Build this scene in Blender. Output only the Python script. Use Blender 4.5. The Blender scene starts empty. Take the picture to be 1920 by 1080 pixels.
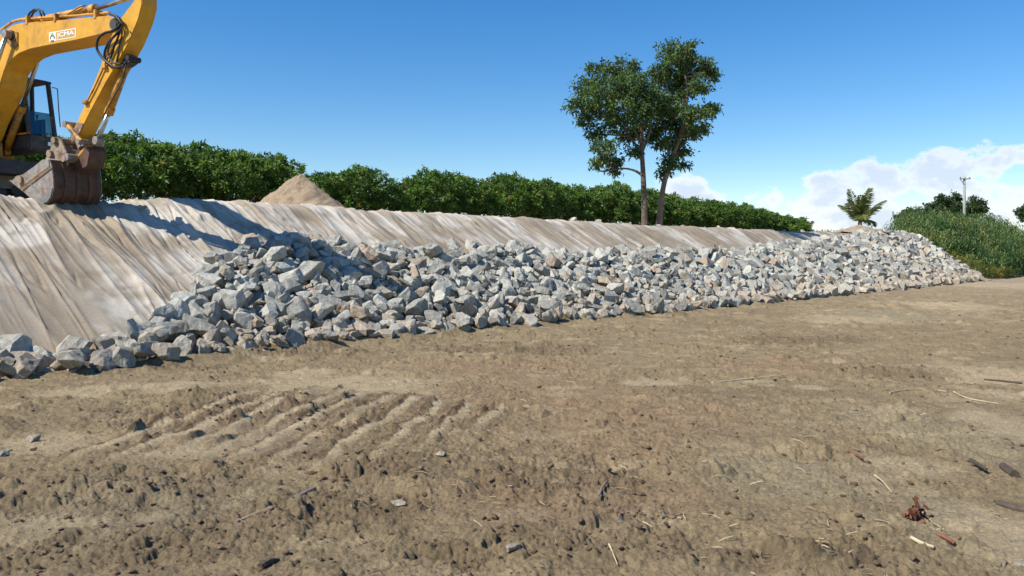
import bpy, bmesh, math, random
import numpy as np
from mathutils import Vector, Matrix

# ------------------------------------------------------------------ camera, sky, sun, exposure
SC = bpy.context.scene
F = 1507.0                       # focal length in photo pixels (1920 wide)
CAMH = 1.6
PITCH = math.atan(60.0 / F)      # horizon sits at y = 480 of 1080
cam_d = bpy.data.cameras.new("camera")
cam_d.sensor_width = 36.0
cam_d.lens = F / 1920.0 * 36.0
cam_d.clip_start = 0.1
cam_d.clip_end = 4000
cam = bpy.data.objects.new("camera", cam_d)
SC.collection.objects.link(cam)
cam.location = (0, 0, CAMH)
cam.rotation_euler = (math.pi / 2 - PITCH, 0, 0)
SC.camera = cam

SUN_EL = math.radians(47)
sx, sy = -0.88, -0.47                 # direction TO the sun in the ground plane
hl = math.hypot(sx, sy)
SUNV = Vector((sx / hl * math.cos(SUN_EL), sy / hl * math.cos(SUN_EL), math.sin(SUN_EL)))
sun_d = bpy.data.lights.new("sun", 'SUN')
sun_d.energy = 5.0
sun_d.angle = math.radians(0.5)
sun_d.color = (1.0, 0.94, 0.85)
sun = bpy.data.objects.new("sun", sun_d)
SC.collection.objects.link(sun)
sun.rotation_euler = SUNV.to_track_quat('Z', 'Y').to_euler()
SC.view_settings.view_transform = 'Standard'
SC.view_settings.look = 'None'
SC.view_settings.exposure = 0.46
SC.view_settings.gamma = 1.0

world = bpy.data.worlds.new("World")
SC.world = world
world.use_nodes = True


def build_world():
    nt = world.node_tree
    N, L = nt.nodes, nt.links
    N.clear()
    out = N.new('ShaderNodeOutputWorld')
    bg = N.new('ShaderNodeBackground')
    sky = N.new('ShaderNodeTexSky')
    sky.sky_type = 'NISHITA'
    sky.sun_disc = False
    sky.sun_elevation = SUN_EL
    sky.sun_rotation = math.atan2(sx, sy)
    sky.altitude = 0
    sky.air_density = 1.0
    sky.dust_density = 0.1
    sky.ozone_density = 2.6
    bg.inputs['Strength'].default_value = 0.084

    def math_(op, a, b=None, clamp=False):
        n = N.new('ShaderNodeMath'); n.operation = op; n.use_clamp = clamp
        for i, v in enumerate((a, b)):
            if v is None: continue
            if isinstance(v, (int, float)): n.inputs[i].default_value = v
            else: L.new(v, n.inputs[i])
        return n.outputs[0]
    tc = N.new('ShaderNodeTexCoord')
    sep = N.new('ShaderNodeSeparateXYZ'); L.new(tc.outputs['Generated'], sep.inputs[0])
    X, Y, Z = sep.outputs
    Yp = math_('MAXIMUM', Y, 0.05)
    U = math_('DIVIDE', X, Yp); V = math_('DIVIDE', Z, Yp)
    comb = N.new('ShaderNodeCombineXYZ'); L.new(U, comb.inputs[0]); L.new(math_('MULTIPLY', V, 1.5), comb.inputs[1])

    def noise(scale, det, rough, w=0.0):
        n = N.new('ShaderNodeTexNoise'); n.noise_dimensions = '3D'
        n.inputs['Scale'].default_value = scale; n.inputs['Detail'].default_value = det
        n.inputs['Roughness'].default_value = rough
        v = N.new('ShaderNodeVectorMath'); v.operation = 'ADD'; v.inputs[1].default_value = (w, w * 1.7, w * .3)
        L.new(comb.outputs[0], v.inputs[0]); L.new(v.outputs[0], n.inputs['Vector'])
        return n.outputs[0]
    n1 = noise(22, 9, 0.62)
    n2 = noise(6, 5, 0.55, 3.1)
    # cumulus heaps, as (u, v, ru, rv, weight) in tangents of azimuth and elevation
    heaps = [(.217, .068, .046, .040, 1.35), (.20, .048, .06, .03, .8),
             (.385, .074, .05, .026, 1.0), (.45, .082, .06, .032, 1.0), (.54, .088, .06, .036, 1.0),
             (.57, .112, .045, .024, .7), (.63, .122, .07, .014, .75), (.36, .045, .10, .04, .8), (.68, .06, .10, .035, .8),
             (.49, .04, .2, .045, .8), (.98, .07, .2, .06, .9), (-1.1, .05, .3, .04, .8)]
    field = None
    for (u0, v0, ru, rv, w) in heaps:
        a = math_('DIVIDE', math_('SUBTRACT', U, u0), ru)
        b = math_('DIVIDE', math_('SUBTRACT', V, v0), rv)
        d = math_('ADD', math_('MULTIPLY', a, a), math_('MULTIPLY', b, b))
        g = math_('MULTIPLY', math_('SUBTRACT', 1.0, d), w)
        g = math_('MAXIMUM', g, -4.0)
        field = g if field is None else math_('MAXIMUM', field, g)
    nn = math_('SUBTRACT', n1, 0.5)
    nb = math_('SUBTRACT', n2, 0.5)
    f2 = math_('ADD', field, math_('ADD', math_('MULTIPLY', nn, 4.2), math_('MULTIPLY', nb, 3.2)))
    mr = N.new('ShaderNodeMapRange'); mr.interpolation_type = 'SMOOTHSTEP'
    L.new(f2, mr.inputs[0]); mr.inputs[1].default_value = 0.0; mr.inputs[2].default_value = 0.7
    mask = math_('MULTIPLY', mr.outputs[0], 0.84)
    # cloud shade: brighter on top
    sh = N.new('ShaderNodeMapRange'); L.new(math_('ADD', f2, math_('MULTIPLY', nb, 1.2)), sh.inputs[0])
    sh.inputs[1].default_value = 0.35; sh.inputs[2].default_value = 1.25
    cr = N.new('ShaderNodeMix'); cr.data_type = 'RGBA'
    cr.inputs['A'].default_value = (9.2, 9.3, 9.8, 1); cr.inputs['B'].default_value = (6.3, 7.0, 8.4, 1)
    L.new(sh.outputs[0], cr.inputs['Factor'])
    hs = N.new('ShaderNodeHueSaturation'); hs.inputs['Saturation'].default_value = 1.40
    hs.inputs['Value'].default_value = 1.3; hs.inputs['Hue'].default_value = .505
    L.new(sky.outputs[0], hs.inputs['Color'])
    mx = N.new('ShaderNodeMix'); mx.data_type = 'RGBA'
    L.new(mask, mx.inputs['Factor']); L.new(hs.outputs[0], mx.inputs['A']); L.new(cr.outputs['Result'], mx.inputs['B'])
    L.new(mx.outputs['Result'], bg.inputs['Color'])
    L.new(bg.outputs[0], out.inputs['Surface'])


build_world()

# ------------------------------------------------------------------ helpers
COL = SC.collection
rng = np.random.default_rng(7)
random.seed(7)


def ray(px, py):
    a = (px - 960.0) / F; b = (540.0 - py) / F
    c, s = math.cos(PITCH), math.sin(PITCH)
    return Vector((a, c + b * s, b * c - s))


def at(px, py, Y):
    r = ray(px, py); k = Y / r.y
    return Vector((r.x * k, Y, CAMH + r.z * k))


def on_ground(px, py, z=0.0):
    r = ray(px, py); k = (z - CAMH) / r.z
    return Vector((r.x * k, r.y * k, z))


def project(P):
    """numpy world points -> photo pixels, depth"""
    P = np.asarray(P, float)
    c, s = math.cos(PITCH), math.sin(PITCH)
    y = P[..., 1]; z = P[..., 2] - CAMH
    depth = y * c - z * s; up = y * s + z * c
    return 960 + F * P[..., 0] / depth, 540 - F * up / depth, depth


def tag(o, label=None, cat=None, group=None, kind=None):
    if label: o['label'] = label
    if cat: o['category'] = cat
    if group: o['group'] = group
    if kind: o['kind'] = kind
    return o


def empty(name, loc=(0, 0, 0), rz=0.0, parent=None):
    o = bpy.data.objects.new(name, None); COL.objects.link(o)
    o.location = loc; o.rotation_euler = (0, 0, rz); o.empty_display_size = 0.3
    if parent: o.parent = parent
    return o


def link(name, me, mat=None, parent=None, loc=None):
    o = bpy.data.objects.new(name, me); COL.objects.link(o)
    if mat and not me.materials: me.materials.append(mat)
    if parent: o.parent = parent
    if loc is not None: o.location = loc
    return o


def obj(name, bm, mat, parent=None, smooth=False, loc=None):
    me = bpy.data.meshes.new(name); bm.to_mesh(me); bm.free()
    if smooth:
        for p in me.polygons: p.use_smooth = True
    return link(name, me, mat, parent, loc)


def np_mesh(name, V, Fc, cols=None, smooth=False):
    """V (n,3), Fc (m,k) with constant k"""
    me = bpy.data.meshes.new(name)
    V = np.ascontiguousarray(V, dtype=np.float32); Fc = np.ascontiguousarray(Fc, dtype=np.int32)
    m, k = Fc.shape
    me.vertices.add(len(V)); me.vertices.foreach_set('co', V.ravel())
    me.loops.add(m * k); me.loops.foreach_set('vertex_index', Fc.ravel())
    me.polygons.add(m); me.polygons.foreach_set('loop_start', np.arange(0, m * k, k, dtype=np.int32))
    try: me.polygons.foreach_set('loop_total', np.full(m, k, dtype=np.int32))
    except Exception: pass
    me.polygons.foreach_set('use_smooth', np.full(m, bool(smooth)))
    me.update(calc_edges=True)
    if cols is not None:
        at_ = me.color_attributes.new('Col', 'FLOAT_COLOR', 'POINT')
        c4 = np.ones((len(V), 4), dtype=np.float32); c4[:, :cols.shape[1]] = cols
        at_.data.foreach_set('color', c4.ravel())
    return me


_perm = np.random.default_rng(11).permutation(4096).astype(np.int64)
_gx = np.cos(np.linspace(0, 2 * np.pi, 4096, endpoint=False)); _gy = np.sin(np.linspace(0, 2 * np.pi, 4096, endpoint=False))


def _h(ix, iy, seed):
    return _perm[(_perm[(ix + seed * 57) & 4095] + iy + seed * 131) & 4095]


def perlin(x, y, seed=0):
    x = np.asarray(x, float); y = np.asarray(y, float)
    ix = np.floor(x).astype(np.int64); iy = np.floor(y).astype(np.int64)
    fx = x - ix; fy = y - iy
    u = fx * fx * fx * (fx * (fx * 6 - 15) + 10); v = fy * fy * fy * (fy * (fy * 6 - 15) + 10)

    def g(dx, dy):
        h = _h(ix + dx, iy + dy, seed)
        return _gx[h] * (fx - dx) + _gy[h] * (fy - dy)
    a = g(0, 0); b = g(1, 0); c = g(0, 1); d = g(1, 1)
    return 1.45 * ((a + (b - a) * u) + ((c + (d - c) * u) - (a + (b - a) * u)) * v)


def fbm(x, y, oct=4, seed=0, gain=0.5):
    r = 0; a = 1.0; t = 0
    for i in range(oct):
        r = r + a * perlin(x * 2 ** i, y * 2 ** i, seed + i * 7); t += a; a *= gain
    return r / t


def lumps(x, y, cell, dens, seed=0):
    """height field of half-sunk round clods on a jittered grid (cell size in metres)"""
    X = x / cell; Y = y / cell
    ix = np.floor(X).astype(np.int64); iy = np.floor(Y).astype(np.int64)
    best = np.zeros_like(X)
    for dx in (-1, 0, 1):
        for dy in (-1, 0, 1):
            h = _h(ix + dx, iy + dy, seed)
            jx = ix + dx + (h & 63) / 63.0; jy = iy + dy + ((h >> 6) & 63) / 63.0
            h2 = _h(iy + dy, ix + dx, seed + 3)
            r = 0.18 + 0.45 * ((h2 & 127) / 127.0) ** 2
            r = np.where(((h2 >> 7) & 31) / 31.0 < dens, r, 0.0)
            d2 = (X - jx) ** 2 + (Y - jy) ** 2
            best = np.maximum(best, np.sqrt(np.maximum(0, r * r - d2)))
    return best * cell


def sstep(a, b, x):
    t = np.clip((x - a) / (b - a), 0, 1)
    return t * t * (3 - 2 * t)


# ------------------------------------------------------------------ materials
def new_mat(name):
    m = bpy.data.materials.new(name); m.use_nodes = True
    return m, m.node_tree, m.node_tree.nodes['Principled BSDF']


def nnode(nt, t, **kw):
    n = nt.nodes.new(t)
    for k, v in kw.items(): setattr(n, k, v)
    return n


def tex_noise(nt, vec, scale, det=4, rough=0.55, dist=0.0):
    n = nt.nodes.new('ShaderNodeTexNoise')
    n.inputs['Scale'].default_value = scale; n.inputs['Detail'].default_value = det
    n.inputs['Roughness'].default_value = rough; n.inputs['Distortion'].default_value = dist
    if vec is not None: nt.links.new(vec, n.inputs['Vector'])
    return n.outputs[0]


def ramp(nt, fac, stops):
    r = nt.nodes.new('ShaderNodeValToRGB')
    nt.links.new(fac, r.inputs[0])
    e = r.color_ramp.elements
    while len(e) < len(stops): e.new(0.5)
    for el, (p, c) in zip(e, stops):
        el.position = p; el.color = (*c, 1) if len(c) == 3 else c
    return r.outputs[0]


def mixc(nt, fac, a, b, mode='MIX'):
    m = nt.nodes.new('ShaderNodeMix'); m.data_type = 'RGBA'; m.blend_type = mode
    for key, v in (('Factor', fac), ('A', a), ('B', b)):
        if isinstance(v, (int, float)): m.inputs[key].default_value = v
        elif isinstance(v, tuple): m.inputs[key].default_value = (*v, 1)
        else: nt.links.new(v, m.inputs[key])
    return m.outputs['Result']


def bump(nt, bsdf, h, strength=0.4, dist=0.02):
    b = nt.nodes.new('ShaderNodeBump'); b.inputs['Strength'].default_value = strength
    b.inputs['Distance'].default_value = dist
    nt.links.new(h, b.inputs['Height']); nt.links.new(b.outputs[0], bsdf.inputs['Normal'])


def obj_vec(nt): return nt.nodes.new('ShaderNodeTexCoord').outputs['Object']
def pos_vec(nt): return nt.nodes.new('ShaderNodeNewGeometry').outputs['Position']


def soil_mat():
    m, nt, b = new_mat("soil")
    a = nnode(nt, 'ShaderNodeAttribute', attribute_name='Col')
    v = pos_vec(nt)
    n = tex_noise(nt, v, 45, 6, .65)
    n2 = tex_noise(nt, v, 6, 5, .6)
    c = mixc(nt, 1.0, a.outputs['Color'], ramp(nt, n, [(.30, (.60, .58, .56)), (.46, (.95, .95, .95)), (.72, (1.35, 1.32, 1.25))]), 'MULTIPLY')
    c = mixc(nt, .6, c, ramp(nt, n2, [(.33, (.78, .76, .74)), (.55, (1.02, 1, 1)), (.7, (1.18, 1.17, 1.12))]), 'MULTIPLY')
    nt.links.new(c, b.inputs['Base Color'])
    b.inputs['Roughness'].default_value = 0.95; b.inputs['Specular IOR Level'].default_value = 0.12
    bump(nt, b, tex_noise(nt, v, 38, 9, .75), .9, .035)
    return m


def flat_mat(name, col, rough=0.6, metal=0.0, var=0.25, scale=8.0, dirt=None, dirt_lo=.5, dirt_hi=.7, bmp=0.15, dscale=3.0, spec=0.4):
    """plain paint / metal / wood colour with patchy variation and optional dirt"""
    m, nt, b = new_mat(name)
    v = obj_vec(nt)
    n = tex_noise(nt, v, scale, 6, .65)
    lo = tuple(x * (1 - var) for x in col); hi = tuple(min(1, x * (1 + var)) for x in col)
    c = ramp(nt, n, [(.3, lo), (.7, hi)])
    if dirt:
        d = tex_noise(nt, v, dscale, 9, .72, .3)
        f = ramp(nt, d, [(dirt_lo, (0, 0, 0)), (dirt_hi, (1, 1, 1))])
        c = mixc(nt, f, c, dirt)
    nt.links.new(c, b.inputs['Base Color'])
    b.inputs['Roughness'].default_value = rough; b.inputs['Metallic'].default_value = metal
    b.inputs['Specular IOR Level'].default_value = spec
    if bmp: bump(nt, b, tex_noise(nt, v, scale * 4, 5, .6), bmp, .01)
    return m


def rock_mat(name, merged):
    m, nt, b = new_mat(name)
    if merged:
        a = nnode(nt, 'ShaderNodeAttribute', attribute_name='Col')
        s = nnode(nt, 'ShaderNodeSeparateColor'); nt.links.new(a.outputs['Color'], s.inputs[0])
        rnd, tint, dust = s.outputs
    else:
        a = nnode(nt, 'ShaderNodeObjectInfo')
        s = nnode(nt, 'ShaderNodeSeparateColor'); nt.links.new(a.outputs['Color'], s.inputs[0])
        rnd, tint, dust = s.outputs
    v = pos_vec(nt)
    grey = ramp(nt, rnd, [(0, (.168, .165, .145)), (.3, (.288, .28, .242)), (.65, (.405, .392, .335)), (1, (.515, .495, .42))])
    n1 = tex_noise(nt, v, 7, 7, .68, .5)
    c = mixc(nt, 1.0, grey, ramp(nt, n1, [(.28, (.5, .52, .54)), (.46, (.93, .95, .96)), (.62, (1.12, 1.11, 1.07)), (.8, (1.4, 1.36, 1.28))]), 'MULTIPLY')
    # rusty brown weathered faces on some
    n2 = tex_noise(nt, v, 3.2, 5, .6)
    mm = nnode(nt, 'ShaderNodeMath', operation='ADD'); nt.links.new(n2, mm.inputs[0]); nt.links.new(tint, mm.inputs[1])
    f = ramp(nt, mm.outputs[0], [(.86, (0, 0, 0)), (1.0, (.8, .8, .8))])
    c = mixc(nt, f, c, (.33, .235, .15))
    # soil dust
    n3 = tex_noise(nt, v, 5, 6, .6)
    m3 = nnode(nt, 'ShaderNodeMath', operation='ADD'); nt.links.new(n3, m3.inputs[0]); nt.links.new(dust, m3.inputs[1])
    f3 = ramp(nt, m3.outputs[0], [(.78, (0, 0, 0)), (1.05, (.85, .85, .85))])
    c = mixc(nt, f3, c, (.36, .29, .205))
    # pale quartz veins
    w = nnode(nt, 'ShaderNodeTexWave'); w.inputs['Scale'].default_value = 2.1; w.inputs['Distortion'].default_value = 9
    w.inputs['Detail'].default_value = 4; nt.links.new(v, w.inputs['Vector'])
    fv = ramp(nt, w.outputs['Fac'], [(.9, (0, 0, 0)), (.985, (.35, .35, .35))])
    c = mixc(nt, fv, c, (.5, .5, .48))
    nt.links.new(c, b.inputs['Base Color'])
    b.inputs['Roughness'].default_value = .88; b.inputs['Specular IOR Level'].default_value = .25
    bump(nt, b, tex_noise(nt, v, 16, 9, .72, .4), .85, .05)
    return m


def fabric_mat():
    m, nt, b = new_mat("geotextile")
    a = nnode(nt, 'ShaderNodeAttribute', attribute_name='Col')
    v = pos_vec(nt)
    n = tex_noise(nt, v, 30, 7, .7)
    c = mixc(nt, 1.0, a.outputs['Color'], ramp(nt, n, [(.3, (.8, .78, .76)), (.5, (1, 1, 1)), (.7, (1.08, 1.08, 1.07))]), 'MULTIPLY')
    sp = tex_noise(nt, v, 14, 8, .8)
    f = ramp(nt, sp, [(.66, (0, 0, 0)), (.74, (.8, .8, .8))])
    c = mixc(nt, f, c, (.16, .115, .08))
    nt.links.new(c, b.inputs['Base Color'])
    b.inputs['Roughness'].default_value = .9; b.inputs['Specular IOR Level'].default_value = .15
    bump(nt, b, tex_noise(nt, v, 60, 5, .6), .25, .006)
    return m


def leaf_mat(name, trans=.28, rough=.5, spec=.25):
    m, nt, b = new_mat(name)
    a = nnode(nt, 'ShaderNodeAttribute', attribute_name='Col')
    nt.links.new(a.outputs['Color'], b.inputs['Base Color'])
    b.inputs['Roughness'].default_value = rough; b.inputs['Specular IOR Level'].default_value = spec
    t = nnode(nt, 'ShaderNodeBsdfTranslucent')
    c = mixc(nt, 1.0, a.outputs['Color'], (1.5, 1.6, .7), 'MULTIPLY'); nt.links.new(c, t.inputs[0])
    mx = nnode(nt, 'ShaderNodeMixShader'); mx.inputs[0].default_value = trans
    nt.links.new(b.outputs[0], mx.inputs[1]); nt.links.new(t.outputs[0], mx.inputs[2])
    nt.links.new(mx.outputs[0], nt.nodes['Material Output'].inputs[0])
    return m


M_SOIL = soil_mat()
M_ROCK = rock_mat("rock", False)
M_ROCKS = rock_mat("rock_mass", True)
M_FAB = fabric_mat()
M_LEAF = leaf_mat("leaf")
M_REED = leaf_mat("reed_leaf", .35, .5, .3)
M_BARK = flat_mat("bark", (.13, .095, .07), .9, var=.45, scale=5, dirt=(.26, .21, .17), dirt_lo=.55, dirt_hi=.68, bmp=.6)
M_BARK2 = flat_mat("pale_bark", (.22, .15, .105), .9, var=.4, scale=5, bmp=.6)
M_STRAW = flat_mat("straw", (.43, .36, .22), .8, var=.3, scale=12)
M_WOOD = flat_mat("weathered_wood", (.21, .165, .115), .9, var=.4, scale=16, bmp=.5)
M_DARKWOOD = flat_mat("dark_wood", (.075, .055, .04), .9, var=.4, scale=16, bmp=.5)
M_REDLEAF = flat_mat("red_brown_leaf", (.17, .07, .038), .75, var=.5, scale=30)
M_YEL = flat_mat("yellow_paint", (.62, .315, .022), .5, var=.12, scale=5, dirt=(.26, .13, .04), dirt_lo=.52, dirt_hi=.74, bmp=.08, dscale=1.6)
M_YELD = flat_mat("worn_yellow_paint", (.52, .25, .03), .55, var=.25, scale=7, dirt=(.13, .075, .035), dirt_lo=.50, dirt_hi=.62, bmp=.2, dscale=3)
M_STEEL = flat_mat("worn_steel", (.28, .25, .22), .6, metal=.25, var=.35, scale=9, dirt=(.22, .10, .045), dirt_lo=.52, dirt_hi=.64, bmp=.25)
M_RUST = flat_mat("rusty_steel", (.11, .055, .032), .75, metal=.1, var=.5, scale=7, dirt=(.08, .06, .05), dirt_lo=.48, dirt_hi=.62, bmp=.3)
M_MUDMET = flat_mat("muddy_steel", (.28, .215, .155), .8, var=.3, scale=14, dirt=(.12, .075, .045), dirt_lo=.5, dirt_hi=.62, bmp=.4)
M_CHROME = flat_mat("cylinder_rod", (.5, .5, .5), .25, metal=.9, var=.1, bmp=0)
M_DGREY = flat_mat("dark_grey_paint", (.045, .045, .048), .6, var=.3, scale=6, dirt=(.12, .095, .07), dirt_lo=.55, dirt_hi=.7)
M_GREYP = flat_mat("dusty_grey_steel", (.2, .195, .19), .75, var=.25, scale=5)
M_BLACK = flat_mat("black_rubber", (.018, .018, .018), .55, var=.2, bmp=.05)
M_DECAL = flat_mat("white_sticker", (.78, .77, .72), .5, var=.05, bmp=0)
M_DECALG = flat_mat("grey_sticker_ink", (.10, .12, .12), .5, var=.1, bmp=0)
M_DECALGR = flat_mat("green_sticker_ink", (.25, .38, .12), .5, var=.1, bmp=0)
M_DECALY = flat_mat("sticker_backing", (.50, .29, .06), .5, var=.1, bmp=0)
M_POLE = flat_mat("pole_timber", (.27, .29, .25), .8, var=.15, scale=3)
M_SEAT = flat_mat("seat_cloth", (.04, .045, .06), .8)


def glass_mat():
    m, nt, b = new_mat("cab_glass")
    tr = nnode(nt, 'ShaderNodeBsdfTransparent'); tr.inputs[0].default_value = (.36, .45, .44, 1)
    gl = nnode(nt, 'ShaderNodeBsdfGlossy'); gl.inputs['Roughness'].default_value = .04
    mx = nnode(nt, 'ShaderNodeMixShader'); mx.inputs[0].default_value = .14
    nt.links.new(tr.outputs[0], mx.inputs[1]); nt.links.new(gl.outputs[0], mx.inputs[2])
    nt.links.new(mx.outputs[0], nt.nodes['Material Output'].inputs[0])
    return m


M_GLASS = glass_mat()

# ------------------------------------------------------------------ the lie of the land
P0 = np.array([-6.8, 10.7])          # a point on the toe line of the bank
D = np.array([.669, .743]); D = D / np.hypot(*D)   # along the bank, away from the camera
NN = np.array([-D[1], D[0]])         # up the bank
BW = 5.0                             # plan width of the slope
S_END = 53.8


def over_end(s, t):
    """how far past the slanting end of the bank (0 before it)"""
    return 1.7 * np.maximum(0, s - .8 * np.clip(t, 0, 7) - S_END)


def st(x, y):
    dx = x - P0[0]; dy = y - P0[1]
    return dx * D[0] + dy * D[1], dx * NN[0] + dy * NN[1]


def xy(s, t):
    return P0[0] + s * D[0] + t * NN[0], P0[1] + s * D[1] + t * NN[1]


def bank_h(s, t):
    H = 2.85 + .16 * sstep(22, 55, s)
    dd = np.sqrt(np.maximum(0, BW - t) ** 2 + over_end(s, t) ** 2)
    z = 1 - dd / BW
    # rounded shoulder and a softened toe
    sh = np.where(z > .86, .86 + .14 * (1 - (1 - np.clip((z - .86) / .14, 0, 1)) ** 1.6) * .78 , z)
    return H * np.maximum(sh, 0)


def levee_h(s, t):
    dd = np.sqrt(np.maximum(0, 6.5 - t) ** 2 + np.maximum(0, 66 - s) ** 2)
    return 2.7 * np.clip(1 - dd / 6.0, 0, 1)


def land(x, y):
    s, t = st(x, y)
    return np.maximum(bank_h(s, t), levee_h(s, t))


def slope_hit(px, py):
    """where a sight line meets the plain bank slope -> s, t"""
    r = ray(px, py)
    lo, hi = 5.0, 90.0
    f = lambda k: (CAMH + r.z * k) - float(bank_h(*st(np.array(r.x * k), np.array(r.y * k))))
    prev = lo
    for k in np.linspace(lo, hi, 1200):
        if f(k) < 0: hi = k; break
        prev = k
    else:
        return None
    lo = prev
    for _ in range(30):
        mid = (lo + hi) / 2
        if f(mid) < 0: hi = mid
        else: lo = mid
    s, t = st(r.x * hi, r.y * hi)
    return float(s), float(t)


# patches of sand and damp soil on the flat ground: photo centre, half sizes -> world ellipses
def gpatch(cx, cy, rx, ry):
    a = on_ground(cx, cy); b = on_ground(cx + rx, cy); c = on_ground(cx, cy - ry); d = on_ground(cx, cy + ry)
    return a.x, (c.y + d.y) / 2, abs(b.x - a.x), abs(c.y - d.y) / 2


PALE = [gpatch(*p) for p in [(640, 722, 190, 24), (330, 725, 120, 14), (1230, 722, 75, 9), (1520, 728, 45, 7), (420, 825, 190, 40),
                             (1400, 715, 60, 5), (1830, 700, 130, 20), (1880, 740, 60, 12), (1780, 575, 110, 12), (1600, 600, 110, 9),
                             (1880, 1010, 90, 70), (80, 830, 90, 25), (1700, 870, 80, 26), (560, 700, 60, 8), (1890, 800, 70, 40),
                             (700, 610, 60, 6), (150, 735, 100, 12), (1860, 535, 120, 8)]]
DAMP = [gpatch(*p) for p in [(350, 780, 200, 22), (520, 750, 90, 14), (520, 660, 190, 9), (130, 700, 140, 7), (250, 925, 260, 45), (1050, 590, 240, 8),
                             (700, 890, 120, 30), (560, 965, 250, 40), (1100, 1010, 220, 50), (250, 1030, 260, 50), (1030, 900, 200, 50),
                             (960, 655, 180, 12), (1480, 640, 160, 8), (300, 690, 120, 6), (1500, 1050, 200, 20), (1700, 700, 120, 8), (850, 1040, 80, 40)]]
RED = [gpatch(*p) for p in [(1000, 740, 260, 40), (900, 690, 260, 20), (1280, 800, 200, 40), (1130, 830, 200, 60), (1450, 690, 160, 20), (1100, 950, 300, 60)]]
GREY = [gpatch(*p) for p in [(1860, 830, 140, 60), (1870, 1020, 160, 90), (1700, 800, 160, 40), (1680, 590, 160, 12), (250, 960, 260, 80), (1500, 900, 180, 60)]]


def patch(x, y, L, nz):
    r = np.zeros_like(x)
    for (cx, cy, ax, ay) in L:
        d = np.sqrt(((x - cx) / ax) ** 2 + ((y - cy) / ay) ** 2)
        r = np.maximum(r, sstep(1.25, .45, d + nz * .7))
    return r


def rut(x, y, env=True):
    """the diagonal grouser ridges pressed in the soft sand; returns height, damp-side mask, pale-side mask, envelope"""
    u = (x + 3.35) * .13 + (y - 5.9) * .99; v = (x + 3.35) * .99 - (y - 5.9) * .13
    w = fbm(x * .8, y * .8, 2, 71) * .16 + fbm(x * 6, y * 6, 2, 72) * .035
    ph = (v + w) / .335
    k = np.floor(ph); p = ph - k
    rk = (_h(k.astype(np.int64), k.astype(np.int64) * 0, 5) & 255) / 255.0
    u0 = -.2 + .5 * rk + np.where(k > 5, (k - 5) * .3, 0); u1 = 3.55 + .5 * rk - np.where(k > 5, (k - 5) * .25, 0)
    e = sstep(0, 1.3, u - u0) * sstep(0, .4, u1 - u) * ((k >= -1) & (k <= 8)) * np.clip(.85 + .9 * fbm(x * 1.6, y * 1.6, 2, 77), .2, 1.1)
    amp = (.03 + .038 * np.clip(u / 3.8, 0, 1)) * (.7 + .5 * rk)
    h = np.where(p < .38, sstep(0, .38, p), 1 - sstep(.38, 1.0, p)) * amp
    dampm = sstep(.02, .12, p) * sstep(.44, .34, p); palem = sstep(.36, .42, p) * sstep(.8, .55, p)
    return h * e, dampm * e, palem * e, e


def crumb(x, y):
    wx_ = x + .05 * perlin(x * 9, y * 9, 201) + .02 * perlin(x * 25, y * 25, 203); wy_ = y + .05 * perlin(x * 9, y * 9, 202) + .02 * perlin(x * 25, y * 25, 204)
    h = lumps(wx_ * .6, wy_ * .6, .3, .12, 6) * .35 + lumps(wx_, wy_, .17, .24, 5) * .42 + lumps(wx_ + 3, wy_, .075, .45, 8) * .42 + lumps(wx_, wy_ + 5, .034, .5, 12) * .40
    r = 1 - np.abs(perlin(x * 14, y * 14, 205)); h = h + (r ** 3) * .008 + perlin(x * 30, y * 30, 206) * .006
    return h


def ground_z(x, y, fine=True):
    s, t = st(x, y)
    z = land(x, y)
    flat = sstep(.6, -.6, t) * (z < .05) + sstep(.3, 0, z) * (z < .3) * 0
    flat = np.clip(flat, 0, 1)
    big = fbm(x * .22, y * .22, 3, 1) * .07 + fbm(x * .9, y * .9, 3, 4) * .035
    # long wheel tracks running across the view
    q = (y + .12 * x) + fbm(x * .25, y * .25, 2, 9) * .8
    tr = -(.04 * np.exp(-((q - 11.0) / .35) ** 2) + .035 * np.exp(-((q - 13.6) / .4) ** 2)) * sstep(0, 3, x)
    tr = tr + .03 * np.exp(-((q - 11.7) / .25) ** 2) * sstep(0, 3, x)
    berm = np.exp(-((t + .38 + .2 * perlin(s * .7, s * 0, 3)) / .32) ** 2) * (.05 + .10 * sstep(1, 3, s) * sstep(16, 9, s)) * sstep(56, 50, s)
    z = z + (big + tr) * (.35 + .65 * flat) + berm
    rh, dm, pm, e = rut(x, y)
    z = z + rh
    if fine:
        fade = np.clip(1.25 - np.hypot(x, y) / 110, .8, 1.15)
        rough = np.clip(.75 + .9 * fbm(x * .7, y * .7, 3, 21), .12, 1.4)
        rough = (1 - .75 * pm) * rough * (1 - .5 * patch(x, y, PALE, fbm(x * 1.5, y * 1.5, 3, 31))) + .55 * patch(x, y, DAMP, fbm(x * 2, y * 2, 3, 33)) + .5 * dm
        rough = np.minimum(rough, 1.35)
        z = z + fade * rough * (fbm(x * 5, y * 5, 4, 41, .62) * .036 + fbm(x * 16, y * 16, 3, 45, .7) * .016 + fbm(x * 1.8, y * 3.4, 3, 46) * .05 + crumb(x, y))
        # pits and crumbly cracks
        c = fbm(x * 9, y * 7, 3, 51, .6)
        z = z + fade * sstep(12, 30, np.hypot(x, y)) * (fbm(x * 1.6, y * 1.6, 4, 47, .6) * .06 + lumps(x, y, .5, .35, 48) * .25)
        z = z - .022 * rough * sstep(.30, .6, c)
    return z


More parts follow.
